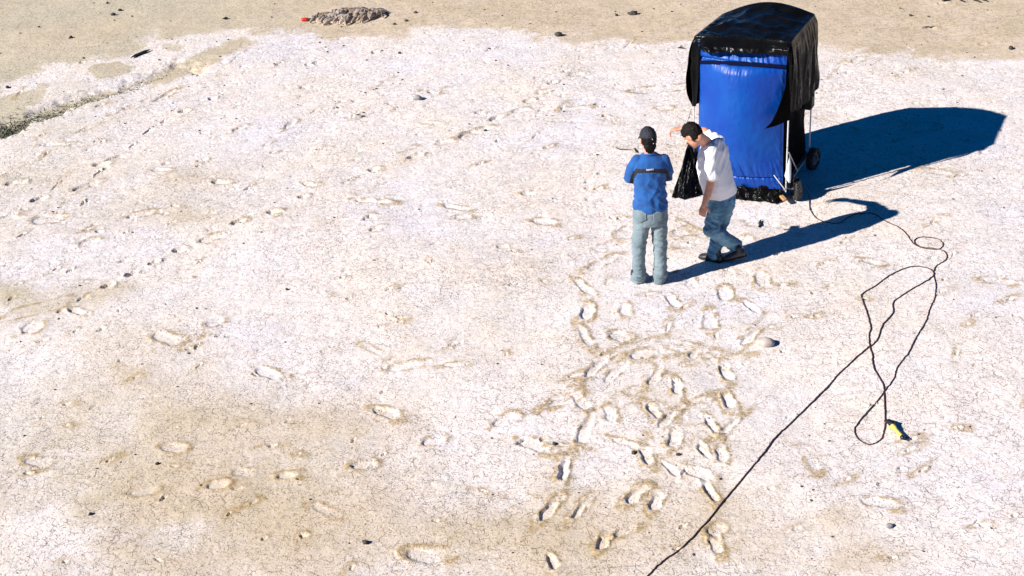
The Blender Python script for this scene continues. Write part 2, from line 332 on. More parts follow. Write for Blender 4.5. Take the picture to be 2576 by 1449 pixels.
prints(lambda p: tile(0,0,p), [(895,845,1025,790,26,.018,.7,.3),(1170,765,1315,690,40,.014,1,.2),(1080,1015,1150,960,14,.035,.1,.1),(1150,960,1200,940,14,.03,.1,.1),(1210,930,1255,895,14,.03,.2,.1),
 (1295,840,1335,820,18,.03,.2,.1),(1360,848,1420,835,20,.03,.3,.2),(1585,752,1635,740,16,.024,.2,.1),(2085,495,2135,470,20,.024,.3,.2),(2150,965,2220,910,44,.014,.7,.3),(1765,985,1845,950,40,.016,.5,.3),
 (970,1115,1015,1080,14,.03,.1,.1),(815,1205,940,1165,18,.02,.3,.3),(715,1325,765,1285,20,.045,.1,.1),(715,1245,825,1230,24,.02,.3,.4),(565,1435,740,1370,26,.018,.5,.3),(1615,1375,1730,1375,26,.024,.4,.4),
 (1835,1435,1915,1390,18,.026,.3,.2),(1725,490,1830,395,14,.016,.4,.2),(2370,475,2430,455,14,.02,.3,.2),(1495,1215,1560,1200,20,.018,.5,.2),(1155,1285,1270,1290,24,.016,.5,.4),(575,1005,690,960,18,.018,.4,.2),
 (55,1395,185,1380,26,.024,.3,.2),(2295,1385,2395,1400,26,.014,.6,.4),(380,1440,470,1355,16,.022,.3,.1),(0,1340,90,1300,20,.016,.5,.1),(330,1100,520,1090,18,.012,.5,.1),(1230,1240,1260,1230,14,.012,.2,.1)], 1/3)
prints(lambda p: tile(2,0,p), [(1285,470,1360,445,22,.014,.4,.2),(1090,910,1210,950,26,.006,.6,.1),(1815,200,1910,205,10,.02,.3,.1),(2240,330,2290,320,10,.01,.2,.1),(1930,25,1990,15,10,.02,.2,.1),
 (1200,670,1330,640,18,.006,.3,.1),(1730,950,1910,960,50,.010,.5,.1),(1500,940,1620,930,40,.008,.4,.1),(1250,1010,1400,1020,30,.008,.3,.1)], 1/3)
prints(lambda p: tile(2,2,p), [(1365,880,1615,910,50,.016,.8,.5),(960,560,1010,640,50,.004,.8,0),(900,470,960,500,30,.004,.4,0)], 1/3)
prints(lambda p: p, [(2478,703,2552,712,12,.012,.7,.2),(2172,655,2215,665,10,.012,.7,.1),(1715,560,1760,585,14,.006,.8,.1),(1700,620,1745,600,16,.006,.9,.1),(1880,560,1960,568,10,.006,.6,.1),
 (1690,700,1720,690,16,.014,.8,.2),(1660,370,1600,372,4,.006,.3,.1),(2330,430,2400,440,10,.004,.6,0),(1845,610,1880,600,14,.01,.6,.1),(1702,590,1735,575,14,.010,.8,.1)], 1)

def seg_dist(X, Y, pts):
    d = np.full(X.shape, 1e9)
    for (ax, ay), (bx, by) in zip(pts[:-1], pts[1:]):
        vx, vy = bx-ax, by-ay; t = np.clip(((X-ax)*vx+(Y-ay)*vy)/(vx*vx+vy*vy), 0, 1)
        d = np.minimum(d, np.hypot(X-ax-t*vx, Y-ay-t*vy))
    return d
def above(X, Y, pts):
    """True where Y lies beyond the polyline (pts sorted by x)"""
    px = np.array([p[0] for p in pts]); py = np.array([p[1] for p in pts]); return Y > np.interp(X, px, py)

def build_ground():
    ys = 7.2*np.exp(np.linspace(0, np.log(31.0/7.2), 1120))
    ys = np.concatenate([[-900, -200, -40, -5, 2, 5, 6.5], ys, [32, 35, 45, 80, 200, 500, 1500]])
    s = np.linspace(-1, 1, 1120); s = np.concatenate([[-300, -60, -12, -4, -1.8, -1.1], s, [1.1, 1.8, 4, 12, 60, 300]])
    hw = np.interp(ys, [7.2, 31], [4.35, 11.3]); hw = np.clip(hw, 4.35, 14); xc = np.interp(ys, [7.2, 31], [-0.35, -0.4])
    X = xc[:, None]+hw[:, None]*s[None]; Y = np.repeat(ys[:, None], len(s), 1)
    inside = ((np.abs(s)[None] <= 1) & ((ys >= 7.2) & (ys <= 31))[:, None]).astype(float)
    n1 = fbm(X*.55, Y*.55, 1.3, 3); n2 = fbm(X*2.3, Y*2.3, 4.1, 4); n3 = fbm(X*9, Y*9, 7.7, 4)
    # ---- colour fields (0..1): tan mud versus salt crust
    wx = X+n2*.20+n1*.15+n3*.04; wy = Y+fbm(X*2.1+9, Y*2.1, 2.2, 4)*.28+n3*.05
    up = [(-60,262),(0,212),(70,182),(110,163),(170,165),(235,153),(300,150),(345,130),(400,104),(398,84),(560,80),(750,81),(800,97),(860,96),(1005,98),(1030,72),(1190,72),(1335,80),(1345,101),(1430,92),(1560,108),(1680,110),(1740,104),(2055,118),(2200,131),(2400,147),(2576,150),(2650,152)]
    g = sorted([tuple(G(*p)[:2]) for p in up])
    sd_ = seg_dist(wx, wy, g)*np.where(above(wx, wy, g), 1, -1)
    T = sstep(-.28, .28, sd_)
    def blob(x, y, rx, ry, k=1.0, ang=0, o_=1.2, i_=.85):
        c = G(x, y)[:2]; e = G(x+rx, y-rx*math.tan(radians(ang)))[:2]; f = G(x, y-ry)[:2]
        A = np.array([[e[0]-c[0], f[0]-c[0]], [e[1]-c[1], f[1]-c[1]]]); I = np.linalg.inv(A)
        bx, by = .5*(wx+X), .55*wy+.45*Y; u = I[0, 0]*(bx-c[0])+I[0, 1]*(by-c[1]); v = I[1, 0]*(bx-c[0])+I[1, 1]*(by-c[1])
        return k*sstep(o_, i_, np.hypot(u, v))
    for a in [(276,177,50,17,1,5),(112,217,27,10,.8,5),(62,248,58,22,.9,10),(432,118,28,9,.7,0),(505,153,120,22,1,24),(445,172,50,14,.8,18),(20,285,60,40,.9,20),(590,95,40,8,.3,0),
              (1465,95,60,12,.8,0),(830,55,70,15,.6,0),(600,125,50,8,.5,25)]:
        T = np.maximum(T, blob(*a))
    # band beside the bank
    bank = [G(*p)[:2] for p in [(-40,372),(0,350),(90,312),(180,280),(290,246),(390,206),(430,190)]]
    bd = seg_dist(wx, wy, bank); ab = above(wx, wy, sorted([tuple(p) for p in bank]))
    T = np.maximum(T, sstep(.55, .25, bd)*ab*sstep(-2.2, -4.6, X))
    lowr = lambda x, y, rx, ry, k, a=0: blob(x, y, rx, ry, 1, a, 1.75, .05)*k*1.15
    base = .17+.18*n1+.12*n2
    for a in [(450,1150,420,190,.20),(250,1220,260,110,.18),(560,1290,330,150,.22),(700,1400,420,110,.22),(1450,1400,300,110,.22),(1100,1300,300,120,.15),(900,1060,200,60,.2),(520,1070,160,50,.2),(230,740,190,30,.5,10),(20,740,60,30,.5),
              (330,935,60,25,.3),(480,540,70,18,.35),(1550,1330,350,120,.2),(2050,1400,200,60,.3),(1830,1300,120,90,.3),(2120,1310,80,30,.35),(2210,1395,120,40,.25),(1290,690,160,50,.12),(1000,820,300,80,.14),(40,455,130,30,.2)]:
        base = base+lowr(*a)
    for a in [(500,1200,800,260,.14),(150,900,300,200,.10),(1300,1330,600,120,.12),(300,450,400,120,.10)]: base = base+lowr(*a)
    for a in [(700,700,500,120,.18),(2450,1000,300,400,.2),(200,620,200,60,.15),(1000,250,500,100,.15),(2400,620,200,100,.18),(1300,1000,160,60,.15),(150,1330,140,60,.45),(470,1350,120,35,.3),(90,900,130,50,.2)]:
        base = base-lowr(*a)
    T = np.clip(np.maximum(T*.96, base), 0, 1)
    rim = np.zeros_like(X); wh = np.zeros_like(X)
    # ---- relief
    Z = n1*.018+n2*.005+n3*.0014
    # long wind-combed ripples
    ca, sa = cos(radians(20)), sin(radians(20)); xr, yr = X*ca+Y*sa, -X*sa+Y*ca
    st = fbm(xr*1.8, yr*11, 3.0, 4); far = sstep(11.5, 16, Y)
    Z += (st-.0)*(.002+.0035*far)
    Z += np.minimum(fbm(xr*4.5, yr*15, 8.0, 3)+.55, 0)*(.008+.045*far)*(1-.85*T)+np.minimum(fbm(xr*3+40, yr*22, 1.0, 2)+.60, 0)*.06*far*(1-.85*T)
    Z += np.minimum(fbm(X*22, Y*22, 2.0, 2)+.72, 0)*.025*(1-.9*T*far)
    gb = np.array(bank); Z -= .06*sstep(.6, .0, bd-.15)*ab*sstep(-2.4, -4.5, X)
    extra = []
    rr = random.Random(3)
    for _ in range(400):                                  # smaller dents everywhere
        x, y = rr.uniform(-20, 2600), rr.uniform(120, 1449)
        if x > 1560 and y < 560 and rr.random() < .6: continue
        if rr.random() < y/1900: continue
        ln = rr.uniform(8, 26); a = radians(rr.gauss(18, 22)); extra.append(((x, y), (x+ln*cos(a), y-ln*sin(a)*.7), rr.uniform(1.8, 4), rr.uniform(.012, .034), rr.uniform(0, .7), 0))
    for (p, q, wpx, dep, rk, wk) in PR+extra:
        A, B = G(*p), G(*q); mid = (A+B)/2; sc = pxm(mid)
        d = (B-A)[:2]; L = np.linalg.norm(d)/2+1e-6; d = d/(2*L)
        elev = abs((mid-CAM)[2])/np.linalg.norm(mid-CAM)
        across = abs(d[0])*elev+abs(d[1]); W = max(.5*wpx/sc/ (elev if abs(d[0]) > .7 else 1)*(1.22 if wpx > 12 else 1), .015); dep = dep*(.66+.35*min(1, max(0, (mid[1]-12)/4))); L = L+W*.35
        R = max(L, W)*2.4+.1
        j0, j1 = np.searchsorted(ys, (mid[1]-R, mid[1]+R)); j0 = max(j0, 7); j1 = min(j1, len(ys)-7)
        if j1 <= j0: continue
        sl_x = X[j0:j1]; cx = (sl_x > mid[0]-R) & (sl_x < mid[0]+R); cols = np.where(cx.any(0))[0]
        if len(cols) < 2: continue
        c0, c1 = cols[0], cols[-1]+1; S = (slice(j0, j1), slice(c0, c1))
        nn = n3[S]; n4 = n2[S]
        xx, yy = X[S]-mid[0]+nn*.020, Y[S]-mid[1]+n4*.016+np.roll(nn, 5, 0)*.012
        l = xx*d[0]+yy*d[1]; t = -xx*d[1]+yy*d[0]
        wv = W*(1-.14*np.exp(-((l/L-.05)/.35)**2)+.10*(l/L))          # waist of the foot
        r = (np.abs(l/L)**2.3+np.abs(t/wv)**2.3)**(1/2.3)+nn*.14
        ew = .09
        lit = sstep(-.4, .8, (xx*.92+yy*.40)/W); hole = sstep(1+ew*.7, 1-ew-.60*lit, r)
        Z[S] += -dep*hole*(1+.25*n4)+.40*dep*np.exp(-((r-1.35)/.26)**2)*(.8+nn)
        wr = min(max(.036/W, .22), .75); rk = rk*.92
        rim[S] = np.maximum(rim[S], rk*np.exp(-(((r-1)*W-.026-.012*n4)/(.017+.010*np.clip(n3[S]+.3, 0, 1)))**2)*np.clip(.60+1.9*nn+.9*n4+.35*t/(W*3), 0, 1)*(1-hole))
        wh[S] = np.maximum(wh[S], wk*hole)
        wh[S] *= (1-.0*hole)
    Z *= inside
    far_ = np.where(inside > 0, 1, 0)
    T = np.where(inside > 0, T, np.where(Y > 20, .9, .25))
    P = np.stack([X, Y, Z], -1)
    me = grid_mesh('ground', P)
    ca_ = me.color_attributes.new('crust', 'FLOAT_COLOR', 'POINT')
    C = np.stack([T, rim*far_, wh*far_, np.ones_like(T)], -1).reshape(-1).astype(np.float32)
    ca_.data.foreach_set('color', C)
    # keep the normals upward
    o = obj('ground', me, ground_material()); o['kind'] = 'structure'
    if me.polygons[len(me.polygons)//2].normal.z < 0: me.flip_normals()
    return o, ys, s, hw, xc, Z
ground, GYS, GS, GHW, GXC, GZ = build_ground()
def gz(x, y):
    j = int(np.clip(np.searchsorted(GYS, y), 1, len(GYS)-1)); i = int(np.clip(np.searchsorted(GS, (x-GXC[j])/GHW[j]), 1, len(GS)-1))
    return float(GZ[j, i])

# ------------------------------------------------------------------ stones, driftwood, heap
def rock_mesh(rx, ry, rz, seed, rough=.16, sub=3, sink=.35):
    bm = bmesh.new(); bmesh.ops.create_icosphere(bm, subdivisions=sub, radius=1)
    c = np.array([v.co[:] for v in bm.verts]); n = perlin(c[:, 0]*1.3+seed*7.1, c[:, 1]*1.3, c[:, 2]*1.3)+.5*perlin(c[:, 0]*3+seed, c[:, 1]*3, c[:, 2]*3+seed*3)
    c = c*(1+n*rough)[:, None]*np.array([rx, ry, rz])
    for v, p in zip(bm.verts, c): v.co = (p[0], p[1], p[2]+rz*(1-sink))
    return bm
def stone(px, py, rx, ry, rz, rot, m, label, name='stone', cat='stone', group=None, seed=1, rough=.16, sub=3, sink=.35):
    g = G(px, py); o = obj(name, rock_mesh(rx, ry, rz, seed, rough, sub, sink), M[m]); shade(o)
    o.location = (g[0], g[1], gz(g[0], g[1])); o.rotation_euler = (0, 0, radians(rot)); tag(o, label, cat, group); return o
stone(1924, 868, .088, .064, .052, -15, 'stone_pale', 'smooth pale oval stone beside the footprints below the two men', seed=2, rough=.13, sink=.5)
stone(1050, 250, .070, .048, .040, -15, 'stone_grey', 'grey stone alone on the white crust between mud heap and standing man', seed=5, rough=.15)
stone(1405, 92, .060, .05, .040, 0, 'stone_dark', 'dark rounded stone at the edge of the tan mud left of the covered cart', seed=9)
stone(2237, 1324, .032, .022, .018, 10, 'stone_grey', 'small brown pebble on bare crust right of the long cord', seed=4, rough=.25)
_peb = [
 ('t', 0,0,855,111,.050,'black pebble on the tan mud, larger of two near the upper left'),
 ('t', 0,0,905,79,.038,'black pebble just behind a slightly larger one on upper left mud'),
 ('t', 0,0,536,288,.038,'dark pebble on greenish mud above the oval tan patch'),
 ('t', 0,0,56,661,.042,'dark pebble on white crust near the left edge, above the scrub bank'),
 ('t', 0,0,811,28,.036,'dark pebble nearest the top edge on the upper left mud'),
 ('t', 0,0,295,204,.030,'tiny dark pebble on the greenish mud near the top left corner'),
 ('t', 1,0,560,102,.038,'dark pebble on tan mud right of the mud heap'),
 ('t', 1,0,402,187,.036,'dark pebble at the crust edge below right of the mud heap'),
 ('t', 1,0,490,161,.032,'small dark pebble behind another, right of the mud heap'),
 ('t', 1,0,2078,121,.036,'dark pebble on tan mud just right of the dark clod'),
 ('t', 1,0,440,400,.026,'tiny dark pebble on white crust below the mud heap'),
 ('t', 1,0,165,877,.034,'black pebble at the end of a scraped track left of centre'),
 ('t', 1,0,1087,990,.030,'dark pebble at the right end of a dark scuff mark near centre'),
 ('t', 1,2,181,1201,.030,'black pebble on the crust near the bottom edge, left of the large shoe print'),
 ('t', 1,2,1607,452,.026,'dark pebble beside the long barefoot print'),
 ('t', 1,2,2207,521,.026,'dark pebble left of a narrow footprint among the prints'),
 ('t', 1,2,2542,540,.022,'dark pebble in the middle of the footprint field near the cord'),
 ('t', 0,2,1187,607,.024,'dark pebble among faint prints on the lower left tan patch'),
 ('t', 0,2,682,989,.020,'dark round pebble low on the left crust'),
 ('t', 2,0,1720,119,.034,'dark pebble on tan mud behind the cart shadow'),
 ('t', 2,0,2477,368,.050,'dark pebble on tan mud near the right edge'),
 ('t', 0,1,2165,740,.020,'tiny dark pebble on flat white crust left of centre'),
]
for i, (_, c, r, x, y, s_, lab) in enumerate(_peb):
    q = tile(c, r, [(x, y)])[0]; k = s_*random.uniform(.85, 1.1)
    stone(q[0], q[1], k, k*.7, k*.62, random.uniform(0, 180), 'stone_dark', lab, 'pebble', 'pebble', 'dark pebbles scattered on the crust', seed=20+i, rough=.3, sub=2)
stone(1592, 37, .075, .05, .035, 20, 'stone_dark', 'broken dark clod of mud on the tan ground left of the covered cart', 'mud_clod', 'clod', seed=31, rough=.7, sub=3)

def stick(name, pts, r, m, label, cat='stick', lift=.01, group=None, flat=.6):
    bm = bmesh.new(); W_ = []
    for i, (x, y) in enumerate(pts):
        g = G(x, y); W_.append((Vector((g[0], g[1], gz(g[0], g[1])+lift+.4*r)), r*(.35 if i in (0, len(pts)-1) else 1)*(0.85+.3*random.random())))
    add_chain(bm, W_, flat=flat); c0 = W_[0][0].copy()
    for v in bm.verts: v.co -= c0
    o = obj(name, bm, M[m]); shade(o); o.location = c0; tag(o, label, cat, group); return o
stick('driftwood', [(330,147),(342,141),(352,137),(364,133),(377,128)], .030, 'driftwood', 'black flat piece of driftwood on the white crust at upper left', 'driftwood')
stick('driftwood', [(561,50),(568,48),(573,47)], .030, 'driftwood', 'short black driftwood piece on tan mud left of the heap', 'driftwood')
stick('twig', [(1595,376),(1599,382),(1602,387)], .009, 'driftwood', 'short dark twig upright just left of the standing man\'s neck', 'twig', flat=1)
stick('twig', [(1548,371),(1553,375),(1558,378),(1578,379),(1592,379)], .004, 'driftwood', 'thin crooked twig lying left of the standing man\'s cap', 'twig', flat=1)
stick('twig', [(1914,556),(1911,562),(1913,567),(1908,573)], .016, 'driftwood', 'black crooked twig on crust below the covered cart', 'twig', flat=1)
stick('twig', [(1705,123),(1712,122),(1722,124)], .014, 'driftwood', 'dark flat twig at the crust edge left of the cart roof', 'twig', flat=1)
stick('driftwood', [(2321,67),(2333,66),(2342,67),(2352,66)], .012, 'driftwood', 'thin dark splintered stick on the tan mud at upper right', 'driftwood')
for i, (a, b_) in enumerate([((2370,5),(2390,3)), ((2413,2),(2425,7)), ((2448,3),(2468,8)), ((2470,3),(2484,6))]):
    stick('driftwood', [a, ((a[0]+b_[0])/2, (a[1]+b_[1])/2-1), b_], .024, 'driftwood',
          ['leftmost dark scrap in the row at the top right edge', 'second dark scrap from the left in the top right row', 'larger dark scrap near the right end of the top right row', 'rightmost dark scrap of the row at the top right edge'][i], 'driftwood', group='dark scraps at the top right edge')

# heap of curled mud slabs
def heap():
    c = G(876, 46); bm = bmesh.new(); rr = random.Random(5)
    # core mound
    hw_ = np.linalg.norm(G(785, 47)-G(955, 47))/2
    add_ell(bm, (.06, 0, .0), (hw_*.86, 0, 0), (0, .26, 0), (0, 0, .05), 28)
    for k in range(130):
        a = rr.uniform(0, 2*pi); q = sqrt(rr.random())
        x, y = hw_*q*cos(a), .30*q*sin(a); z = .03*(1-q*q)**.5
        if x < -.5*hw_ and rr.random() < .5: continue
        L_ = rr.uniform(.14, .34); th = radians(rr.gauss(58, 18)); d = Vector((cos(th), sin(th), rr.uniform(-.08, .16)))
        s0 = Vector((-sin(th), cos(th), rr.uniform(.5, 1.9))).normalized()
        p = Vector((x, y, z+.03))
        # curved slab: three segments
        pr = None; rings = []
        for t in (-1, -.5, 0, .5, 1):
            cc = p+d*t*L_/2+Vector((0, 0, .03*(1-t*t))); w_ = .036*(1-.5*abs(t))*rr.uniform(.7, 1.4)
            rings.append((cc, s0*w_, d.cross(s0).normalized()*.011))
        add_loft(bm, rings, 8)
    o = obj('mud_heap', bm, M['mud']); o.location = (c[0], c[1], 0)
    tag(o, 'low heap of curled dried mud slabs on the tan ground at the top', 'mud heap')
heap()
def red_can():
    a, b_ = G(762, 54), G(784, 53.5); d = Vector(b_-a).normalized(); bm = bmesh.new(); L_ = (b_-a); L_ = np.linalg.norm(L_)
    root = empty('red_bottle', (a[0], a[1], 0), 'small red bottle with black neck lying at the left foot of the mud heap', 'bottle')
    p = Vector((a[0], a[1], .035))
    add_chain(bm, [(p, .030), (p+d*L_*.45, .032), (p+d*L_*.55, .022)]); shade(obj('body', bm, M['red'], root))
    bm = bmesh.new(); add_chain(bm, [(p+d*L_*.57, .018), (p+d*L_*.95, .020), (p+d*L_*1.35, .012)]); shade(obj('neck', bm, M['plug'], root))
red_can()

# scrub strip along the bank and fine gravel: nobody could count either
def scrub():
    pts = [G(*p)[:2] for p in [(-30,358),(0,344),(60,318),(120,298),(190,272),(240,256),(300,243),(360,218),(420,196)]]
    bm = bmesh.new(); rr = random.Random(8)
    for k in range(1800):
        t = (rr.random()**1.45)*(len(pts)-1.001); i = int(t); f = t-i
        x = pts[i][0]*(1-f)+pts[i+1][0]*f; y = pts[i][1]*(1-f)+pts[i+1][1]*f
        w_ = .19*(1-t/9)+.05; x += rr.gauss(0, w_*.6); y += abs(rr.gauss(0, w_*1.3))+.06
        s = rr.uniform(.009, .022)*(1-.08*t)
        b0 = Vector((x, y, gz(x, y)))
        for j in range(2):
            a = rr.uniform(0, 2*pi); d = Vector((cos(a)*.9, sin(a)*.9, rr.uniform(.3, 1.2)))*s*1.5; e = Vector((-sin(a), cos(a), .3))*s*.5
            f_ = [bm.verts.new(b0-e), bm.verts.new(b0+e), bm.verts.new(b0+d+e*.5), bm.verts.new(b0+d*1.2-e*.4)]
            bm.faces.new(f_)
    o = obj('scrub', bm, M['scrub']); o['kind'] = 'stuff'; tag(o, 'low dark green scrub growing along the bank at the left', 'scrub')
scrub()
def gravel():
    bm = bmesh.new(); rr = random.Random(21)
    for k in range(300):
        x, y = rr.uniform(-10, 2586), rr.uniform(0, 1445)
        if k % 3 == 0: y = rr.uniform(0, 300)
        g = G(x, y); s = rr.uniform(.005, .011)*(1+max(0, (g[1]-12)/14))
        m_ = Matrix.Translation((g[0], g[1], gz(g[0], g[1])+s*.3)) @ Matrix.Rotation(rr.uniform(0, 6), 4, 'Z') @ Matrix.Diagonal((s*rr.uniform(.9, 1.6), s, s*.7, 1))
        bmesh.ops.create_icosphere(bm, subdivisions=1, radius=1, matrix=m_)
    o = obj('gravel', bm, M['stone_dark']); o['kind'] = 'stuff'; tag(o, 'fine dark gravel grains scattered over the crust', 'gravel')
gravel()

# ------------------------------------------------------------------ the cords and their connector
def catmull(pts, n=8):
    P = [np.array(p, float) for p in pts]; P = [2*P[0]-P[1]]+P+[2*P[-1]-P[-2]]; out = []
    for i in range(1, len(P)-2):
        a, b_, c, d = P[i-1:i+3]
        for k in range(n):
            t = k/n; out.append(.5*((2*b_)+(c-a)*t+(2*a-5*b_+4*c-d)*t*t+(3*b_-a-3*c+d)*t**3))
    out.append(P[-2]); return out
def cord(name, px, r, label, lifts=None, end3=None, start3=None, seed=0):
    pts = [G(*p)[:2] for p in px]; sm = catmull(pts, 10); W_ = []
    dist = 0
    for i, p in enumerate(sm):
        if i: dist += np.linalg.norm(p-sm[i-1])
        z = gz(p[0], p[1]); W_.append(np.array([p[0], p[1], max(z, -.012)+r*.9+.006*max(0, perlin(np.array([dist*1.6+seed]), 0.0, 0.0)[0])+.0]))
    W_ = np.array(W_)
    # small kinks of a twisted cord
    tt = np.arange(len(W_))*.9
    W_[:, 0] += .006*perlin(tt*.5+seed, 3.0, 0.0); W_[:, 1] += .008*perlin(tt*.5+seed, 9.0, 0.0)
    if start3 is not None: W_ = np.concatenate([np.array(start3), W_])
    cu = bpy.data.curves.new(name, 'CURVE'); cu.dimensions = '3D'; cu.bevel_depth = r; cu.bevel_resolution = 2
    sp = cu.splines.new('POLY'); sp.points.add(len(W_)-1)
    for q, p in zip(sp.points, W_): q.co = (*p, 1)
    t = bpy.data.objects.new('t', cu); COL.objects.link(t); dg = bpy.context.evaluated_depsgraph_get()
    me = bpy.data.meshes.new_from_object(t.evaluated_get(dg)); bpy.data.objects.remove(t)
    me.materials.clear(); c0 = W_[0].copy(); setco(me, vco(me)-c0); o = obj(name, me, M['cord']); shade(o); o.location = V(c0); tag(o, label, 'power cord'); return o
A_ = [(1600,1480),(1630,1449),(1665,1415),(1717,1376),(1776,1316),(1827,1253),(1891,1179),(1924,1139),(1947,1106),(1984,1068),(2034,1019),(2068,985),(2087,966),(2120,930),(2172,885),(2205,860),(2220,822),(2246,789),(2248,762),(2287,734),(2338,704),(2349,690),
      (2335,678),(2305,672),(2272,678),(2235,697),(2205,719),(2172,741),(2167,752),(2179,785),(2190,826),(2186,845),(2188,874),(2194,893),(2198,926),(2221,967),(2224,990),(2226,1026),(2227,1058)]
B_ = [(2037,526),(2054,549),(2091,562),(2115,561),(2134,549),(2158,540),(2195,540),(2225,558),(2262,576),(2280,592),(2298,616),(2320,627),(2347,631),(2366,628),(2372,616),(2360,604),(2326,600),(2305,604),(2300,613),(2314,624),(2350,629),(2373,634),(2382,648),(2374,659),(2357,669),(2349,683),
      (2350,700),(2354,719),(2351,752),(2339,778),(2329,811),(2302,856),(2285,889),(2257,926),(2249,952),(2227,982),(2205,1011),(2176,1041),(2150,1078),(2161,1104),(2187,1117),(2216,1104),(2224,1080),(2228,1062)]
cord('power_cord', A_, .0060, 'long dark brown cord running from the bottom edge up to the black plug')
_t = [G(2020,470,.13), G(2030,478,.08), G(2035,492,.02), G(2036,510,.008)]
cord('power_cord', B_, .0052, 'thin brown cord with a small round coil leading from the cart to the yellow connector', start3=_t, seed=5)
def connector():
    g = G(2230, 1060); root = empty('cable_connector', (g[0], g[1], 0), 'black plug joined to a yellow cable connector lying on the crust', 'connector')
    P = lambda x, y, h: Vector(G(x, y, h))
    bm = bmesh.new(); add_chain(bm, [(P(2227,1060,.016), .012), (P(2236,1060,.022), .024), (P(2243,1066,.024), .027)]); add_chain(bm, [(P(2240,1060,.03), .016), (P(2249,1061,.035), .013)]); add_chain(bm, [(P(2243,1064,.028), .022), (P(2248,1072,.026), .020)])
    shade(obj('plug', fused(bm, .004, 2), M['plug'], root))
    bm = bmesh.new(); add_chain(bm, [(P(2246,1072,.026), .022), (P(2250,1077,.026), .024), (P(2254,1082,.022), .017), (P(2269,1099,.022), .019)]); add_chain(bm, [(P(2236,1073,.012), .010), (P(2250,1080,.016), .014)])
    shade(obj('socket', fused(bm, .004, 2), M['yellow'], root))
    bm = bmesh.new(); add_chain(bm, [(P(2269,1099,.022), .0195), (P(2271,1101,.022), .0195)]); shade(obj('end_cap', bm, M['plug'], root))
connector()

# ------------------------------------------------------------------ the covered cart
FL = np.array([2.275, 15.32]); EX = np.array([.875, -.485]); EX /= np.linalg.norm(EX); EY = np.array([.45, .9]); EY /= np.linalg.norm(EY)
CW, CD = 1.13, 1.05
def T3(u, v, h): p = FL+EX*u+EY*v; return np.array([p[0], p[1], h])
def Tn(u, v, h): return np.stack([FL[0]+EX[0]*u+EY[0]*v, FL[1]+EX[1]*u+EY[1]*v, h+0*u], -1)
def FPl(x, y, v=0.0):                                      # image point on the cart's front plane -> (u, h)
    d = ray(x, y); n = np.array([EY[0], EY[1], 0]); o = np.array([*(FL+EY*v), 0]); t = ((o-CAM)@n)/(d@n); P = CAM+d*t
    return float((P[:2]-FL)@EX), float(P[2])
cart = empty('covered_cart', T3(CW/2, CD/2, 0), 'tall wheeled frame draped in black plastic sheeting with a blue fabric front', 'cart')
ex3, ey3 = Vector((*EX, 0)), Vector((*EY, 0)); ez3 = Vector((0, 0, 1))
def roof_h(u, v):
    a, b_ = u/CW, v/CD
    h = 1.91+.045*a*(1-b_)+.040*a*b_-.060*(1-a)*b_
    h = h+np.sin(pi*np.clip(a, 0, 1))*(.015+.13*np.clip(b_, 0, 1))-.01
    # ridges running from the corners
    return h
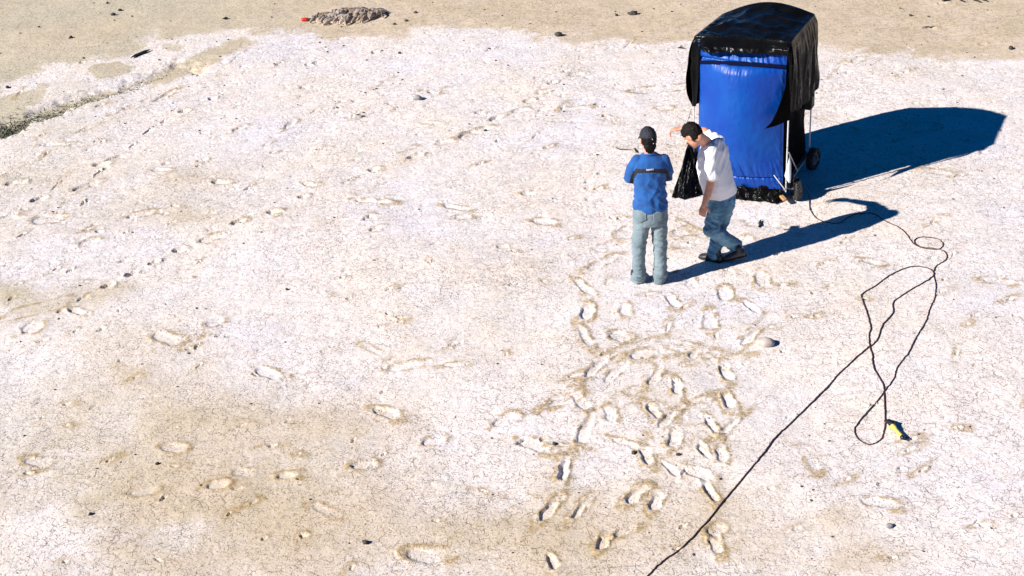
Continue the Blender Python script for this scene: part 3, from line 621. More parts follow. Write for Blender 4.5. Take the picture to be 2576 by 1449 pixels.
# tarp: roof plus walls as one sheet
def tarp():
    nu, nv = 70, 60
    u = np.linspace(0, CW, nu)[:, None]+np.zeros((nu, nv)); v = np.linspace(0, CD, nv)[None]+np.zeros((nu, nv))
    edge = np.minimum(np.minimum(u/CW, 1-u/CW), np.minimum(v/CD, 1-v/CD)); ek = sstep(0, .08, edge)
    h = roof_h(u, v)+ek*(.020*fbm(u*3, v*3, 2.0, 3)+.012*(1-np.abs(perlin(u*2.5+v*4, v*1.5-u*3, 5.0))*4).clip(-1, 1)-.012*ek)
    R = Tn(u, v, h)
    # walls: perimeter parameter s counter-clockwise from front left, t downwards
    per = [(0, 0, 'f'), (CW, 0, 'r'), (CW, CD, 'b'), (0, CD, 'l')]
    def wall(p0, p1, nrm, hb, bulge, seed, n=80, m=44):
        s = np.linspace(0, 1, n)[:, None]+np.zeros((n, m)); t = np.linspace(0, 1, m)[None]+np.zeros((n, m))
        uu = p0[0]+(p1[0]-p0[0])*s; vv = p0[1]+(p1[1]-p0[1])*s; top = roof_h(uu, vv)
        bot = np.interp(s[:, 0], [a for a, _ in hb], [b for _, b in hb])[:, None]+.015*perlin(s*14+seed, 0.0, 1.0)
        hh = top+(bot-top)*t
        dpt = top-hh
        out = bulge(s, t)+(.030*np.minimum(dpt*3.0, 1))*(fbm(s*7+seed, hh*1.1, seed, 3)+.5*(1-np.abs(perlin(s*9+seed, hh*.8, seed))*4).clip(-1, 1))+.004
        out = out*np.minimum(dpt*12, 1)
        nx = {(0, -1): (1, 0), (1, 0): (0, 1), (0, 1): (-1, 0), (-1, 0): (0, -1)}[nrm]; pv = {(0, -1): (-1, 0), (1, 0): (0, -1), (0, 1): (1, 0), (-1, 0): (0, 1)}[nrm]
        if nrm == (0, -1): out = out+.10*np.minimum(dpt/.19, 1)*sstep(.07, .14, s)*sstep(.92, .55, s)
        if nrm == (0, -1): out = out+.030*np.minimum(dpt*8, 1)*(1.2*perlin(s*7+hh*5, hh*7-s*3, 3.0)+.5*perlin(s*16, hh*14+s*9, 5.0))*sstep(.45, .2, dpt)
        ke, ks = sstep(.90, 1, s), sstep(.10, 0, s)
        uu = uu+(nrm[0]+(nx[0]*ke+pv[0]*ks)*.55)*out; vv = vv+(nrm[1]+(nx[1]*ke+pv[1]*ks)*.55)*out
        return Tn(uu, vv, hh)
    u1, _ = FPl(1762, 180); u2, _ = FPl(1986, 180); hv = FPl(1860, 122)[1]; hL = FPl(1752, 266)[1]
    f1 = max(u1/CW, .05); f2 = min(u2/CW, .985)
    hb_front = [(0, hL), (f1*.75, hL+.02), (f1, hL+.25), (f1+.012, hv-.03), (.3, hv-.005), (.6, hv+.01), (f2-.012, hv), (f2, hv-.3), (1, 1.12)]
    front = wall((0, 0), (CW, 0), (0, -1), hb_front, lambda s, t: (.030+.045*sstep(.03, .12, s))*np.minimum(t*3, 1)**.7, 3.1, 120)
    right = wall((CW, 0), (CW, CD), (1, 0), [(0, 1.12), (.2, 1.05), (.5, 1.0), (.75, .96), (1, 1.02)], lambda s, t: .035*np.minimum(t*4, 1)+.02*s, 6.2)
    back = wall((CW, CD), (0, CD), (0, 1), [(0, 1.02), (.5, .55), (1, .6)], lambda s, t: .04*np.sin(pi*t), 9.3)
    left = wall((0, CD), (0, 0), (-1, 0), [(0, .6), (.35, .7), (.7, 1.0), (1, hL)], lambda s, t: .070*np.sin(pi*np.clip(t, 0, 1))*sstep(0, .4, s)+.01, 12.4)
    bm = bmesh.new()
    for P in (R, front, right, back, left):
        me = grid_mesh('x', P); bm.from_mesh(me); bpy.data.meshes.remove(me)
    bmesh.ops.remove_doubles(bm, verts=bm.verts, dist=.004)
    o = obj('tarp_cover', bm, M['black_plastic'], cart); shade(o)
    s = o.modifiers.new('thick', 'SOLIDIFY'); s.thickness = .003; s.offset = 0
    # loose corner flap blowing out in front
    E1 = Tn(np.full(30, CW+.015), np.full(30, -.012), np.linspace(FPl(1988, 150)[1], FPl(1993, 298)[1], 30))
    tip = np.array([2.92, 14.465, 1.05]); s_ = np.linspace(0, 1, 30)[None, :, None]
    top = E1[0]; bot = E1[-1]; mid1 = np.array(G(1985, 232, 1.40))*.0
    hs = np.linspace(0, 1, 30)
    P = np.zeros((30, 30, 3))
    for i, a in enumerate(hs):                             # rows from upper edge to lower edge
        st = E1[i]
        lim = a**1.15                                       # how far each row reaches towards the tip
        for j, b_ in enumerate(hs):
            tgt = tip
            q = st+(tgt-st)*b_*lim
            sag = .05*sin(pi*b_)*lim
            q = q+np.array([-EY[0], -EY[1], 0])*sag*.8+np.array([0, 0, .02*sin(pi*b_)*(1-a)])
            q = q+.010*perlin(np.array([a*5.0]), b_*3.0, 2.0)[0]*np.array([1, -1, 0])*b_
            P[i, j] = q
    me = grid_mesh('loose_flap', P); f = obj('loose_flap', me, M['black_plastic_dull'], cart); shade(f)
    s = f.modifiers.new('thick', 'SOLIDIFY'); s.thickness = .003; s.offset = 0
tarp()
def bulf(a, b_): return .23*(np.sin(pi*a)**1.0)*(np.sin(pi*np.clip(b_*.86+.04, 0, 1))**.6)*sstep(1.0, .82, b_)+.012
def bag():
    # blue front, pillowed, with wrinkles running in from seams
    n, m = 150, 190
    hb, ht = FPl(1915, 464)[1], FPl(1870, 118)[1]+.03
    u0, u1 = .045, CW-.030
    a = np.linspace(0, 1, n)[:, None]+np.zeros((n, m)); b_ = np.linspace(0, 1, m)[None]+np.zeros((n, m))
    u = u0+(u1-u0)*a; h = hb+(ht-hb)*b_
    ex = np.minimum(a, 1-a); eb = np.minimum(b_, 1-b_)
    bul = bulf(a, b_)
    hem = np.exp(-((h-(hb+.13+.02*a))/.012)**2); band = FPl(1870, 150)[1]
    bul -= .020*hem; bul -= .030*np.exp(-((h-(band-.05*(a-.35)**2*1.5))/.02)**2)
    bul = bul+.0; w1 = (1-np.abs(perlin(a*16+b_*9, b_*3-a*2, 1.0))*4).clip(-1, 1)
    bul += .009*w1*(np.exp(-(b_-.12)**2/.006)+np.exp(-(b_-.95)**2/.004)+.9*np.exp(-ex**2/.003))
    w2 = (1-np.abs(perlin(a*30, b_*2.0, 6.0))*4).clip(-1, 1); bul += .004*w2*np.exp(-(b_-.84)**2/.002)*np.exp(-(a-.5)**2/.03)
    bul += .005*fbm(a*4, b_*5, 3.0, 3)+.0022*fbm(a*18, b_*22, 3.0, 2)
    bul += .02*np.clip(.6-b_, 0, 1)*np.sin(pi*a)
    v = -.012-bul*np.minimum(1, ex*30)
    # slight waist: left edge drawn in lower down
    u = u+.02*np.sin(pi*b_)*(1-a)*0+(.5-a)*.03*np.sin(pi*b_)
    me = grid_mesh('blue_panel', Tn(u, v, h)); o = obj('blue_panel', me, M['blue_fabric'], cart, 'taut inflated blue fabric front')
    s = o.modifiers.new('thick', 'SOLIDIFY'); s.thickness = .004; s.offset = 0
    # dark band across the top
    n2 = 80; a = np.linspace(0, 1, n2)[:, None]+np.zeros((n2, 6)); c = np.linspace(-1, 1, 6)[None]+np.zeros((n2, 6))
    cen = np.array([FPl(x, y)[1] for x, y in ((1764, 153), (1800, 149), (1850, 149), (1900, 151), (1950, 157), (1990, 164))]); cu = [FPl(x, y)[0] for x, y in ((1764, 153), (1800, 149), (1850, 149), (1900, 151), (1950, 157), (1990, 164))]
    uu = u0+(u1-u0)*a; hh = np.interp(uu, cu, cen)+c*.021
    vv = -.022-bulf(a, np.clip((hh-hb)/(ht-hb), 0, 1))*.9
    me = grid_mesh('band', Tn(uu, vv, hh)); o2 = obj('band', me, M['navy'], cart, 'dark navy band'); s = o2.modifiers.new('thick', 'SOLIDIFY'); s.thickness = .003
    # dark sides and back of the bag (rounded box)
    bm = bmesh.new(); add_box(bm, T3(CW/2, CD/2+.02, (hb+1.86)/2), ex3*(CW-.09), ey3*(CD-.10), ez3*(1.86-hb))
    bmesh.ops.subdivide_edges(bm, edges=bm.edges, cuts=14, use_grid_fill=True)
    for vtx in bm.verts:
        p = np.array(vtx.co); n_ = perlin(np.array([p[0]*3]), p[1]*3, p[2]*2.2)[0]; cc = np.array(T3(CW/2, CD/2, p[2])); d = p-cc
        d[2] = 0; vtx.co = Vector(p+d*(.05*n_))
    o3 = obj('bag_side', bm, M['black_plastic_dull'], cart); shade(o3)
bag()
def skirt():
    gp = [G(1775,455)[:2]*1.0, T3(-.16,.55,0)[:2], G(1706,470)[:2], G(1690,498)[:2], G(1722,503)[:2], G(1762,490)[:2], G(1800,492)[:2], G(1848,502)[:2], G(1900,507)[:2], G(1953,514)[:2], T3(CW-.03,.02,0)[:2]]
    gp[0] = T3(-.05, .9, 0)[:2]
    tp = [T3(0,.9,.55), T3(-.02,.5,.60), T3(-.03,.15,.66), T3(-.045,-.01,.70), T3(-.02,-.06,.55), T3(.08,-.05,.34), T3(.22,-.07,.26), T3(.42,-.09,.235), T3(.66,-.09,.225), T3(.90,-.07,.22), T3(CW-.04,-.03,.21)]
    n, m = 170, 46; s = np.linspace(0, len(gp)-1, n)
    B = np.stack([np.interp(s, range(len(gp)), [g[k] for g in gp]) for k in (0, 1)], -1); B = np.concatenate([B, np.zeros((n, 1))+.008], 1)
    Tt = np.stack([np.interp(s, range(len(tp)), [g[k] for g in tp]) for k in (0, 1, 2)], -1)
    t = np.linspace(0, 1, m); P = Tt[:, None]*(1-t[None, :, None])+B[:, None]*t[None, :, None]
    # cloth falls steeply then spreads
    P[..., 2] = Tt[:, None, 2]*(1-t[None]**.85)+.008
    sg = s[:, None]+0*t[None]; tg = t[None]+0*s[:, None]
    cr = fbm(sg*1.7, tg*2.6, 5.0, 4)*.06+(1-np.abs(perlin(sg*2.3, tg*1.3, 8.0))*4).clip(-1, 1)*.022
    cr *= np.minimum(1, tg*5)*(.5+.5*(1-tg))
    P[..., 0] += -EY[0]*cr; P[..., 1] += -EY[1]*cr; P[..., 2] += np.abs(cr)*.35
    me = grid_mesh('ground_skirt', P); o = obj('ground_skirt', me, M['black_plastic'], cart, 'crumpled black plastic skirt spread on the ground'); shade(o)
    sm = o.modifiers.new('thick', 'SOLIDIFY'); sm.thickness = .003; sm.offset = 0
skirt()
def tube(name, pts, r, m, parent=cart, label=None):
    bm = bmesh.new()
    for a, b_ in zip(pts[:-1], pts[1:]): add_cap(bm, a, r, b_, r, n=10)
    return shade(obj(name, bm, M[m], parent, label))
for u_, v_ in ((-.005, -.01), (CW+.005, -.01), (CW+.01, CD), (-.01, CD)):
    tube('post', [T3(u_, v_, .13), T3(u_, v_, 1.80)], .009, 'white_metal')
tube('rail', [T3(.02, .03, 1.84), T3(CW-.02, .03, 1.84)], .012, 'grey_metal')
tube('rail', [T3(CW, 0, .17), T3(CW, CD, .17)], .014, 'grey_metal')
tube('rail', [T3(0, 0, .15), T3(CW, 0, .15)], .014, 'grey_metal')
tube('rail', [T3(0, CD, .17), T3(CW, CD, .17)], .014, 'grey_metal')
tube('brace', [T3(CW+.02, .0, .62), T3(CW+.02, .45, .20)], .008, 'white_metal')
tube('brace', [T3(CW+.01, -.03, .15), T3(CW-.13, -.06, .34)], .007, 'white_metal')
tube('tie_cord', [T3(-.03, -.02, 1.02), T3(-.07, -.06, .86), T3(-.14, -.12, .70)], .003, 'cord')
bm = bmesh.new(); add_box(bm, T3(CW+.0, CD*.93, .93), ex3*.10, ey3*.16, ez3*.26); bmesh.ops.bevel(bm, geom=bm.edges[:], offset=.015, segments=2, affect='EDGES')
obj('control_box', bm, M['box'], cart)
bm = bmesh.new(); add_box(bm, T3(CW*.5, CD*.5, .19), ex3*(CW-.02), ey3*(CD-.02), ez3*.05); obj('base_board', bm, M['box'], cart)
# wood wedge and a scrap of white film
bm = bmesh.new(); add_box(bm, T3(CW-.02, -.06, .075), (ex3*.6-ey3*.8).normalized()*.17, (ex3*.8+ey3*.6)*.045, ez3*.03); bmesh.ops.bevel(bm, geom=bm.edges[:], offset=.004, segments=1, affect='EDGES')
obj('wood_block', bm, M['wood'], cart)
def film():
    q = [FPl(1990, 388, -.03), FPl(1975, 441, -.03), FPl(1985, 453, -.03), FPl(1992, 456, -.03), FPl(1994, 405, -.03)]
    n = 14; P = np.zeros((n, 8, 3))
    Lf = [q[0], q[1], q[2]]; Rg = [q[0], q[4], q[3]]
    for i in range(n):
        t = i/(n-1)*2; l = [np.interp(t, [0, 1.6, 2], [Lf[0][k], Lf[1][k], Lf[2][k]]) for k in (0, 1)]; r = [np.interp(t, [0, .6, 2], [Rg[0][k], Rg[1][k], Rg[2][k]]) for k in (0, 1)]
        for j in range(8):
            f = j/7; u = l[0]*(1-f)+r[0]*f; h = l[1]*(1-f)+r[1]*f; P[i, j] = T3(u, -.03-.02*sin(f*pi)-.01*sin(t*3), h)
    o = obj('plastic_scrap', grid_mesh('plastic_scrap', P), M['film'], cart, 'torn white plastic scrap hanging from the front post'); s = o.modifiers.new('t', 'SOLIDIFY'); s.thickness = .002
film()
def wheel(c, ax, R, wd, label=None):
    ax = Vector(ax).normalized(); d, x, y = frame_of(ax); c = V(c)
    bm = bmesh.new(); n = 40
    prof = [(-.30, .62), (-.5, .72), (-.5, .90), (-.36, .985), (0, 1.0), (.36, .985), (.5, .90), (.5, .72), (.30, .62)]
    rg = []
    for k in range(n):
        a = 2*pi*k/n; dr = x*cos(a)+y*sin(a); rg.append([bm.verts.new(c+ax*p*wd+dr*q*R) for p, q in prof])
    m = len(prof)
    for k in range(n):
        A, B = rg[k], rg[(k+1) % n]
        for j in range(m): bm.faces.new((A[j], A[(j+1) % m], B[(j+1) % m], B[j]))
    for k in range(24):                                     # tread lugs
        a = 2*pi*k/24
        for sgn in (-1, 1):
            aa = a+(sgn > 0)*pi/24; dr = x*cos(aa)+y*sin(aa); tn = -x*sin(aa)+y*cos(aa)
            add_box(bm, c+ax*sgn*wd*.24+dr*R*1.0, (ax*.9+tn*.4*sgn).normalized()*wd*.40, tn*R*.12, dr*R*.09)
    bmesh.ops.recalc_face_normals(bm, faces=bm.faces)
    t = obj('wheel', bm, M['rubber'], cart, label)
    bm = bmesh.new(); add_loft(bm, [(c-ax*wd*.30, x*R*.64, y*R*.64), (c-ax*wd*.34, x*R*.5, y*R*.5), (c-ax*wd*.1, x*R*.3, y*R*.3), (c+ax*wd*.1, x*R*.3, y*R*.3), (c+ax*wd*.34, x*R*.5, y*R*.5), (c+ax*wd*.30, x*R*.64, y*R*.64)], 28)
    add_cap(bm, c-ax*wd*.7, R*.10, c+ax*wd*.7, R*.10)
    r = obj('rim', bm, M['grey_metal']); r.parent = t; shade(r)
    return t
fw_ = G(2003, 511); wheel((fw_[0]+.02, fw_[1]+.12, .130), (.97, .10, 0), .130, .075)
rw_ = G(2049, 432); wheel((rw_[0], rw_[1]+.10, .130), (.80, -.60, 0), .130, .090)
tube('axle', [T3(CW*.5, .03, .13), (fw_[0], fw_[1]+.12, .13)], .012, 'grey_metal')
tube('axle', [T3(CW*.5, CD-.08, .13), (rw_[0], rw_[1]+.10, .13)], .012, 'grey_metal')

# ------------------------------------------------------------------ people
def add_hand(bm, wrist, F, N_, S, sc=1.0, curl=(25, 35, 25), thumb=1):
    """F finger direction, N_ palm normal, S sideways towards the thumb"""
    F = Vector(F).normalized(); N_ = Vector(N_); N_ = (N_-F*N_.dot(F)).normalized(); S = F.cross(N_)*thumb
    w0 = V(wrist)
    add_loft(bm, [(w0-F*.01, S*.024*sc, N_*.018*sc), (w0+F*.02*sc, S*.032*sc, N_*.016*sc), (w0+F*.055*sc, S*.041*sc, N_*.015*sc), (w0+F*.085*sc, S*.039*sc, N_*.012*sc)], 14)
    for i, (off, ln) in enumerate(((.030, .92), (.010, 1.0), (-.010, .95), (-.029, .75))):
        p = w0+F*.082*sc+S*off*sc; a = 0; r = .0085*sc
        for k, l in enumerate((.040, .027, .021)):
            a += radians(curl[k]*(1+.12*(i-1))); d = F*cos(a)+N_*sin(a)+S*off*1.2; d.normalize(); q = p+d*l*ln*sc; add_cap(bm, p, r, q, r*.90, n=10); p = q; r *= .90
    p = w0+F*.022*sc+S*.028*sc; d = (F*.55+S*.70+N_*.35).normalized(); q = p+d*.038*sc; add_cap(bm, p, .0125*sc, q, .0105*sc, n=10)
    d2 = (F*.85+S*.30+N_*.45).normalized(); q2 = q+d2*.030*sc; add_cap(bm, q, .0105*sc, q2, .009*sc, n=10); add_cap(bm, q2, .009*sc, q2+(d2+N_*.3).normalized()*.022*sc, .0075*sc, n=10)
def add_head(bm, c, F, U, k=1.0):
    F = Vector(F).normalized(); U = Vector(U); U = (U-F*U.dot(F)).normalized(); R = F.cross(U); c = V(c)
    e = lambda f, u, r: c+(F*f+U*u+R*r)*k
    add_ell(bm, e(-.008, .020, 0), R*.074*k, F*.094*k, U*.096*k, 20)
    add_ell(bm, e(.030, -.045, 0), R*.058*k, F*.062*k, U*.070*k)
    add_ell(bm, e(.066, -.092, 0), R*.028*k, F*.024*k, U*.022*k)
    add_cap(bm, e(.082, .010, 0), .010*k, e(.106, -.028, 0), .015*k); add_ell(bm, e(.094, -.033, 0), R*.019*k, F*.012*k, U*.010*k)
    add_cap(bm, e(.080, .022, -.034), .012*k, e(.080, .022, .034), .012*k)
    add_ell(bm, e(.083, -.062, 0), R*.025*k, F*.010*k, U*.006*k); add_ell(bm, e(.081, -.072, 0), R*.021*k, F*.010*k, U*.006*k)
    for s in (-1, 1):
        add_ell(bm, e(.060, -.020, s*.040), R*.018*k, F*.018*k, U*.016*k)
        add_ell(bm, e(-.008, -.010, s*.079), (R*s*.010+F*-.006)*k, F*.019*k, U*.033*k)
    return F, U, R
def hair_mesh(c, F, U, R, k, mode, seed=1):
    bm = bmesh.new(); bmesh.ops.create_icosphere(bm, subdivisions=5, radius=1); c = V(c)
    d = np.array([v.co[:] for v in bm.verts]); f, u, r = d[:, 1], d[:, 2], d[:, 0]
    n = fbm(d[:, 0]*4+seed, d[:, 1]*4, d[:, 2]*4, 3)
    if mode == 'hair':
        keep = sstep(.62, .45, f-.55*np.clip(u, 0, 1))*1.0; keep = keep*sstep(-.80, -.62, u+.25*(f > 0)*f*0-.0)
        keep = np.where((f > -.05) & (u < .10) , keep*sstep(-.25, .05, -f+u*.6), keep)
        n5 = fbm(d[:, 0]*13+seed, d[:, 1]*9, d[:, 2]*13, 2); rad = np.where(keep > .5, 1.08+.07*n+.11*np.abs(n5)*(1+.8*np.clip(f, 0, 1))+.05*np.clip(u, 0, 1), .86)
    else:
        keep = sstep(-.02, .06, u+.18*f*0+.10*(f < 0)*f); rad = np.where(keep > .5, 1.13+.006*n, .85)
    p = np.stack([r*.074, f*.094, u*.098], 1)*rad[:, None]*k
    for v, q in zip(bm.verts, p):
        v.co = c+R*q[0]+F*(q[1]-.008*k)+U*(q[2]+.020*k)
    return bm
def eyes(root, c, F, U, R, k=1.0):
    for s in (-1, 1):
        bm = bmesh.new(); p = V(c)+(F*.074+U*-.002+R*s*.031)*k; add_ell(bm, p, R*.011, F*.011, U*.008); shade(obj('eye', bm, M['eye'], root))
def shoe(root, heel, toe, zl=0.0, tilt=0.0, h=.085, w_=.048):
    heel, toe = V(heel), V(toe); F = (toe-heel).normalized(); L_ = (toe-heel).length; S = Vector((-F.y, F.x, 0)).normalized(); U = S.cross(F)*-1
    if U.z < 0: U = -U
    bm = bmesh.new(); e = lambda f, u: heel+F*f*L_+U*u
    add_loft(bm, [(e(-.02, .045), S*w_*.5, U*.030), (e(.04, .05), S*w_*.85, U*.045), (e(.25, .048), S*w_*.9, U*.044), (e(.5, .040), S*w_*.95, U*.036), (e(.75, .034), S*w_*1.05, U*.029), (e(.92, .028), S*w_*.85, U*.022), (e(1.0, .024), S*w_*.45, U*.014)], 18)
    add_cap(bm, e(.18, .05), w_*.85, e(.20, h+.02), w_*.80)
    o = obj('shoe', fused(bm, .006, 3), M['shoe'], root); shade(o)
    bm = bmesh.new(); add_loft(bm, [(e(-.03, .004), S*w_*.5, U*.010), (e(.05, .006), S*w_*.95, U*.013), (e(.45, .006), S*w_*.92, U*.012), (e(.75, .006), S*w_*1.12, U*.012), (e(.95, .008), S*w_*.85, U*.011), (e(1.02, .012), S*w_*.4, U*.007)], 18)
    s = obj('sole', bm, M['rubber']); s.parent = o; shade(s)

# ---- man standing with folded arms, seen from behind
def ring(p, rx, ry, a=0.0, tilt=0.0):
    return (p, Vector((cos(a), sin(a), 0))*rx, Vector((-sin(a), cos(a), tilt))*ry)
def man_standing():
    Y0 = 12.97; k = lambda x, y, dy=0.0: K(x, y, Y0+dy)
    hc = k(1630, 350, .03); F = Vector((-.22, .97, -.12)); U = Vector((-.01, .08, 1))
    # body: one continuous skin under the clothes
    bm = bmesh.new(); F, U, R = add_head(bm, hc, F, U, 1.0)
    neck = k(1633, 384, .0); add_chain(bm, [(Vector(hc)-U*.06-F*.02, .052), (V(neck), .055), (V(k(1633, 398)), .08)])
    add_loft(bm, [ring(k(1633, 396), .13, .07), ring(k(1634, 430), .15, .09), ring(k(1635, 480), .14, .09), ring(k(1635, 530), .15, .095)], 18)
    sh = [(k(1600, 404), k(1587, 448, .03)), (k(1673, 403), k(1677, 443, .04))]
    w1, w2 = k(1612, 438, .27), k(1664, 432, .30)
    add_chain(bm, [(V(sh[0][0]), .05), (V(sh[0][1]), .038), (V(w2)+Vector((-.04, .0, .0)), .026)])
    add_chain(bm, [(V(sh[1][0]), .05), (V(sh[1][1]), .038), (V(w1)+Vector((.04, .0, .02)), .026)])
    add_hand(bm, V(w2)+Vector((-.05, 0.01, 0)), (.55, .45, .55), (.6, -.6, 0.1), None, 1.0, (20, 35, 25), 1)
    add_hand(bm, V(w1)+Vector((.05, 0.01, .02)), (-.45, .50, .60), (-.6, -.6, 0.1), None, 1.0, (20, 35, 25), -1)
    for hx, kx, ax in ((1617, 1607, 1607), (1655, 1661, 1661)):
        add_chain(bm, [(V(k(hx, 548)), .075), (V(k(kx, 630)), .052), (V(k(ax, 690)), .036), (V(G(ax, 706))+Vector((0, .02, .05)), .033)])
    me = fused(bm, .0055, 3)
    b = G(1635, 713)
    body = obj('person', me, M['skin'], None); c = vco(me); c[:, 0] -= b[0]; c[:, 1] -= b[1]; setco(me, c); body.location = (b[0], b[1], 0)
    tag(body, 'person standing with back turned in black cap, blue sweater and pale jeans, arms folded', 'person')
    eyes(body, hc, F, U, R)
    shade(obj('hair', hair_mesh(hc, F, U, R, .99, 'hair', 3), M['hair'], body))
    # longer hair down the nape
    bm = bmesh.new(); add_ell(bm, Vector(hc)-F*.055-U*.055, R*.064, F*.042, U*.070); add_ell(bm, Vector(hc)-F*.045-U*.095, R*.045, F*.034, U*.050)
    hm = fused(bm, .006, 1); folds(hm, .006, 40, 40, 12); shade(obj('hair', hm, M['hair'], body))
    cap_ = obj('cap', hair_mesh(hc, F, U, R, 1.02, 'cap', 2), M['cap'], body); shade(cap_)
    P = np.zeros((22, 9, 3)); hv = Vector(hc)
    for i in range(22):
        a = radians(-62+124*i/21)
        for j in range(9):
            q = j/8; e = hv+R*sin(a)*(.078+.010*q)+F*(cos(a)*(.095+.070*q))+U*(.030-.022*q+.012*cos(a)*0-.018*abs(sin(a))**2); P[i, j] = e
    br = obj('brim', grid_mesh('brim', P), M['cap']); br.parent = cap_; s = br.modifiers.new('t', 'SOLIDIFY'); s.thickness = .004
    bm = bmesh.new(); pe = hv-F*.107+U*.030+R*.004
    for dx, dz, r_ in ((-.010, .012, .005), (.0, .020, .005), (.011, .013, .005), (0, .003, .008), (-.008, -.008, .006), (.008, -.009, .006), (0, -.003, .006)):
        add_ell(bm, pe+R*dx+U*dz, R*r_, F*.004, U*r_, 10)
    e_ = obj('emblem', bm, M['emblem']); e_.parent = cap_
    bm = bmesh.new(); add_ell(bm, hv-F*.104-U*.024-R*-.022, R*.004, F*.004, U*.004, 8); e_ = obj('button', bm, M['emblem']); e_.parent = cap_
    # sweater
    bm = bmesh.new()
    add_loft(bm, [ring(k(1637, 526), .170, .122), ring(k(1636, 518), .180, .135), ring(k(1636, 500), .170, .132), ring(k(1635, 470), .162, .124), ring(k(1634, 440), .172, .128), ring(k(1634, 418), .186, .126), ring(k(1634, 403), .178, .108), ring(k(1634, 394), .130, .085), ring(k(1634, 386), .075, .066)], 30)
    add_chain(bm, [(V(k(1603, 403)), .062), (V(k(1590, 425, .0)), .062), (V(k(1585, 448, .03)), .056), (V(k(1600, 448, .16)), .050), (V(w2)+Vector((-.06, 0, 0)), .042)])
    add_chain(bm, [(V(k(1670, 402)), .062), (V(k(1678, 424, .0)), .060), (V(k(1679, 444, .03)), .054), (V(k(1672, 440, .16)), .050), (V(w1)+Vector((.06, 0, .02)), .042)])
    me = fused(bm, .006, 6)
    c = vco(me)
    folds(me, .010, 9, 6, 5, 2.0, lambda c: np.where(c[:, 2] < 1.30, 1.0, .25))
    # diagonal creases towards the lower back
    c, n = vco(me), vno(me); q = c[:, 0]*9+c[:, 2]*12
    d = .008*(1-np.abs(perlin(q, c[:, 0]*3-c[:, 2]*2, c[:, 1]*2))*4).clip(-1, 1)*sstep(1.32, 1.22, c[:, 2])*sstep(.86, .95, c[:, 2]); setco(me, c+n*d[:, None])
    # split the stripe faces off into a part of their own
    bm = bmesh.new(); bm.from_mesh(me); bm.faces.ensure_lookup_table()
    def px(p):
        dd = np.array(p)-CAM; z = dd@FW; return 1288+FPX*(dd@RT)/z, 724.5-FPX*(dd@UP)/z
    st_faces = set()
    for f in bm.faces:
        ce = f.calc_center_median()
        if ce.y > Y0+.055: continue
        x, y = px(ce); arc = 0
        ya = 424.5+.0012*(x-1636)**2*(1 if x < 1636 else .8)
        if 1600 < x < 1675 and ya < y < ya+10.5: st_faces.add(f)
        for sgn, x0, y0, x1, y1 in ((-1, 1603, 429, 1588, 463), (1, 1672, 428, 1682, 458)):
            t = ((x-x0)*(x1-x0)+(y-y0)*(y1-y0))/((x1-x0)**2+(y1-y0)**2)
            if -.12 < t < 1.25:
                bow = sgn*3.0*sin(pi*min(max(t, 0), 1)); dist = abs((x-x0)*(y1-y0)-(y-y0)*(x1-x0))/hypot(x1-x0, y1-y0)
                sx = x0+(x1-x0)*t+bow
                if abs(x-sx) < 4.8: st_faces.add(f)
    st = bm.copy(); st.faces.ensure_lookup_table(); ids = {f.index for f in st_faces}
    bmesh.ops.delete(st, geom=[f for f in st.faces if f.index not in ids], context='FACES')
    bmesh.ops.delete(bm, geom=list(st_faces), context='FACES')
    sw = obj('sweater', bm, M['sweater'], body); shade(sw)
    ms = bpy.data.meshes.new('stripe'); st.to_mesh(ms); st.free(); s_ = obj('stripe', ms, M['stripe'], None); s_.parent = sw; shade(s_)
    # lettering on the stripe
    cu = bpy.data.curves.new('lettering', 'FONT'); cu.body = 'adidas'; cu.size = .030; cu.extrude = .001; cu.align_x = 'CENTER'; cu.align_y = 'CENTER'
    t = bpy.data.objects.new('t', cu); COL.objects.link(t); mt = bpy.data.meshes.new_from_object(t.evaluated_get(bpy.context.evaluated_depsgraph_get())); bpy.data.objects.remove(t); mt.materials.clear()
    p = K(1636, 429.5, Y0-.155); co = vco(mt); P = np.zeros_like(co); P[:, 0] = p[0]+co[:, 0]; P[:, 2] = p[2]+co[:, 1]+co[:, 0]*.0; P[:, 1] = p[1]-co[:, 2]
    # lay it on the cloth
    import mathutils.bvhtree as bt
    tree = bt.BVHTree.FromPolygons([v.co[:] for v in ms.vertices], [list(f.vertices) for f in ms.polygons])
    for i in range(len(P)):
        h_ = tree.ray_cast(Vector((P[i, 0], Y0-1, P[i, 2])), Vector((0, 1, 0)))
        if h_[0] is not None: P[i, 1] = h_[0].y-.003-co[i, 2]
    setco(mt, P); l_ = obj('lettering', mt, M['emblem'], None); l_.parent = sw
    bm = bmesh.new(); cn = V(k(1634, 386.5)); add_loft(bm, [(cn+Vector((0, 0, -.006)), Vector((.080, 0, .0)), Vector((0, .071, -.01))), (cn+Vector((0, 0, .010)), Vector((.072, 0, 0)), Vector((0, .064, -.01)))], 28)
    cl = obj('collar', bm, M['sweater'], None); cl.parent = sw; shade(cl)
    # jeans
    bm = bmesh.new()
    add_loft(bm, [ring(k(1636, 512), .170, .112), ring(k(1636, 528), .180, .125), ring(k(1636, 548), .182, .132), ring(k(1636, 560), .178, .125)], 26)
    for hx, kx, ax, sg in ((1614, 1607, 1608, -1), (1658, 1661, 1661, 1)):
        add_loft(bm, [ring(k(hx, 545), .086, .115), ring(k(hx, 568), .086, .105), ring(k((hx+kx)/2, 592), .078, .092), ring(k(kx, 628), .070, .080), ring(k(kx, 660, .0), .067, .076), ring(k(ax, 690, .0), .071, .080), ring(V(G(ax, 716))+Vector((0, .09, .035)), .076, .092), ring(V(G(ax, 716))+Vector((0, .09, .012)), .077, .094)], 24)
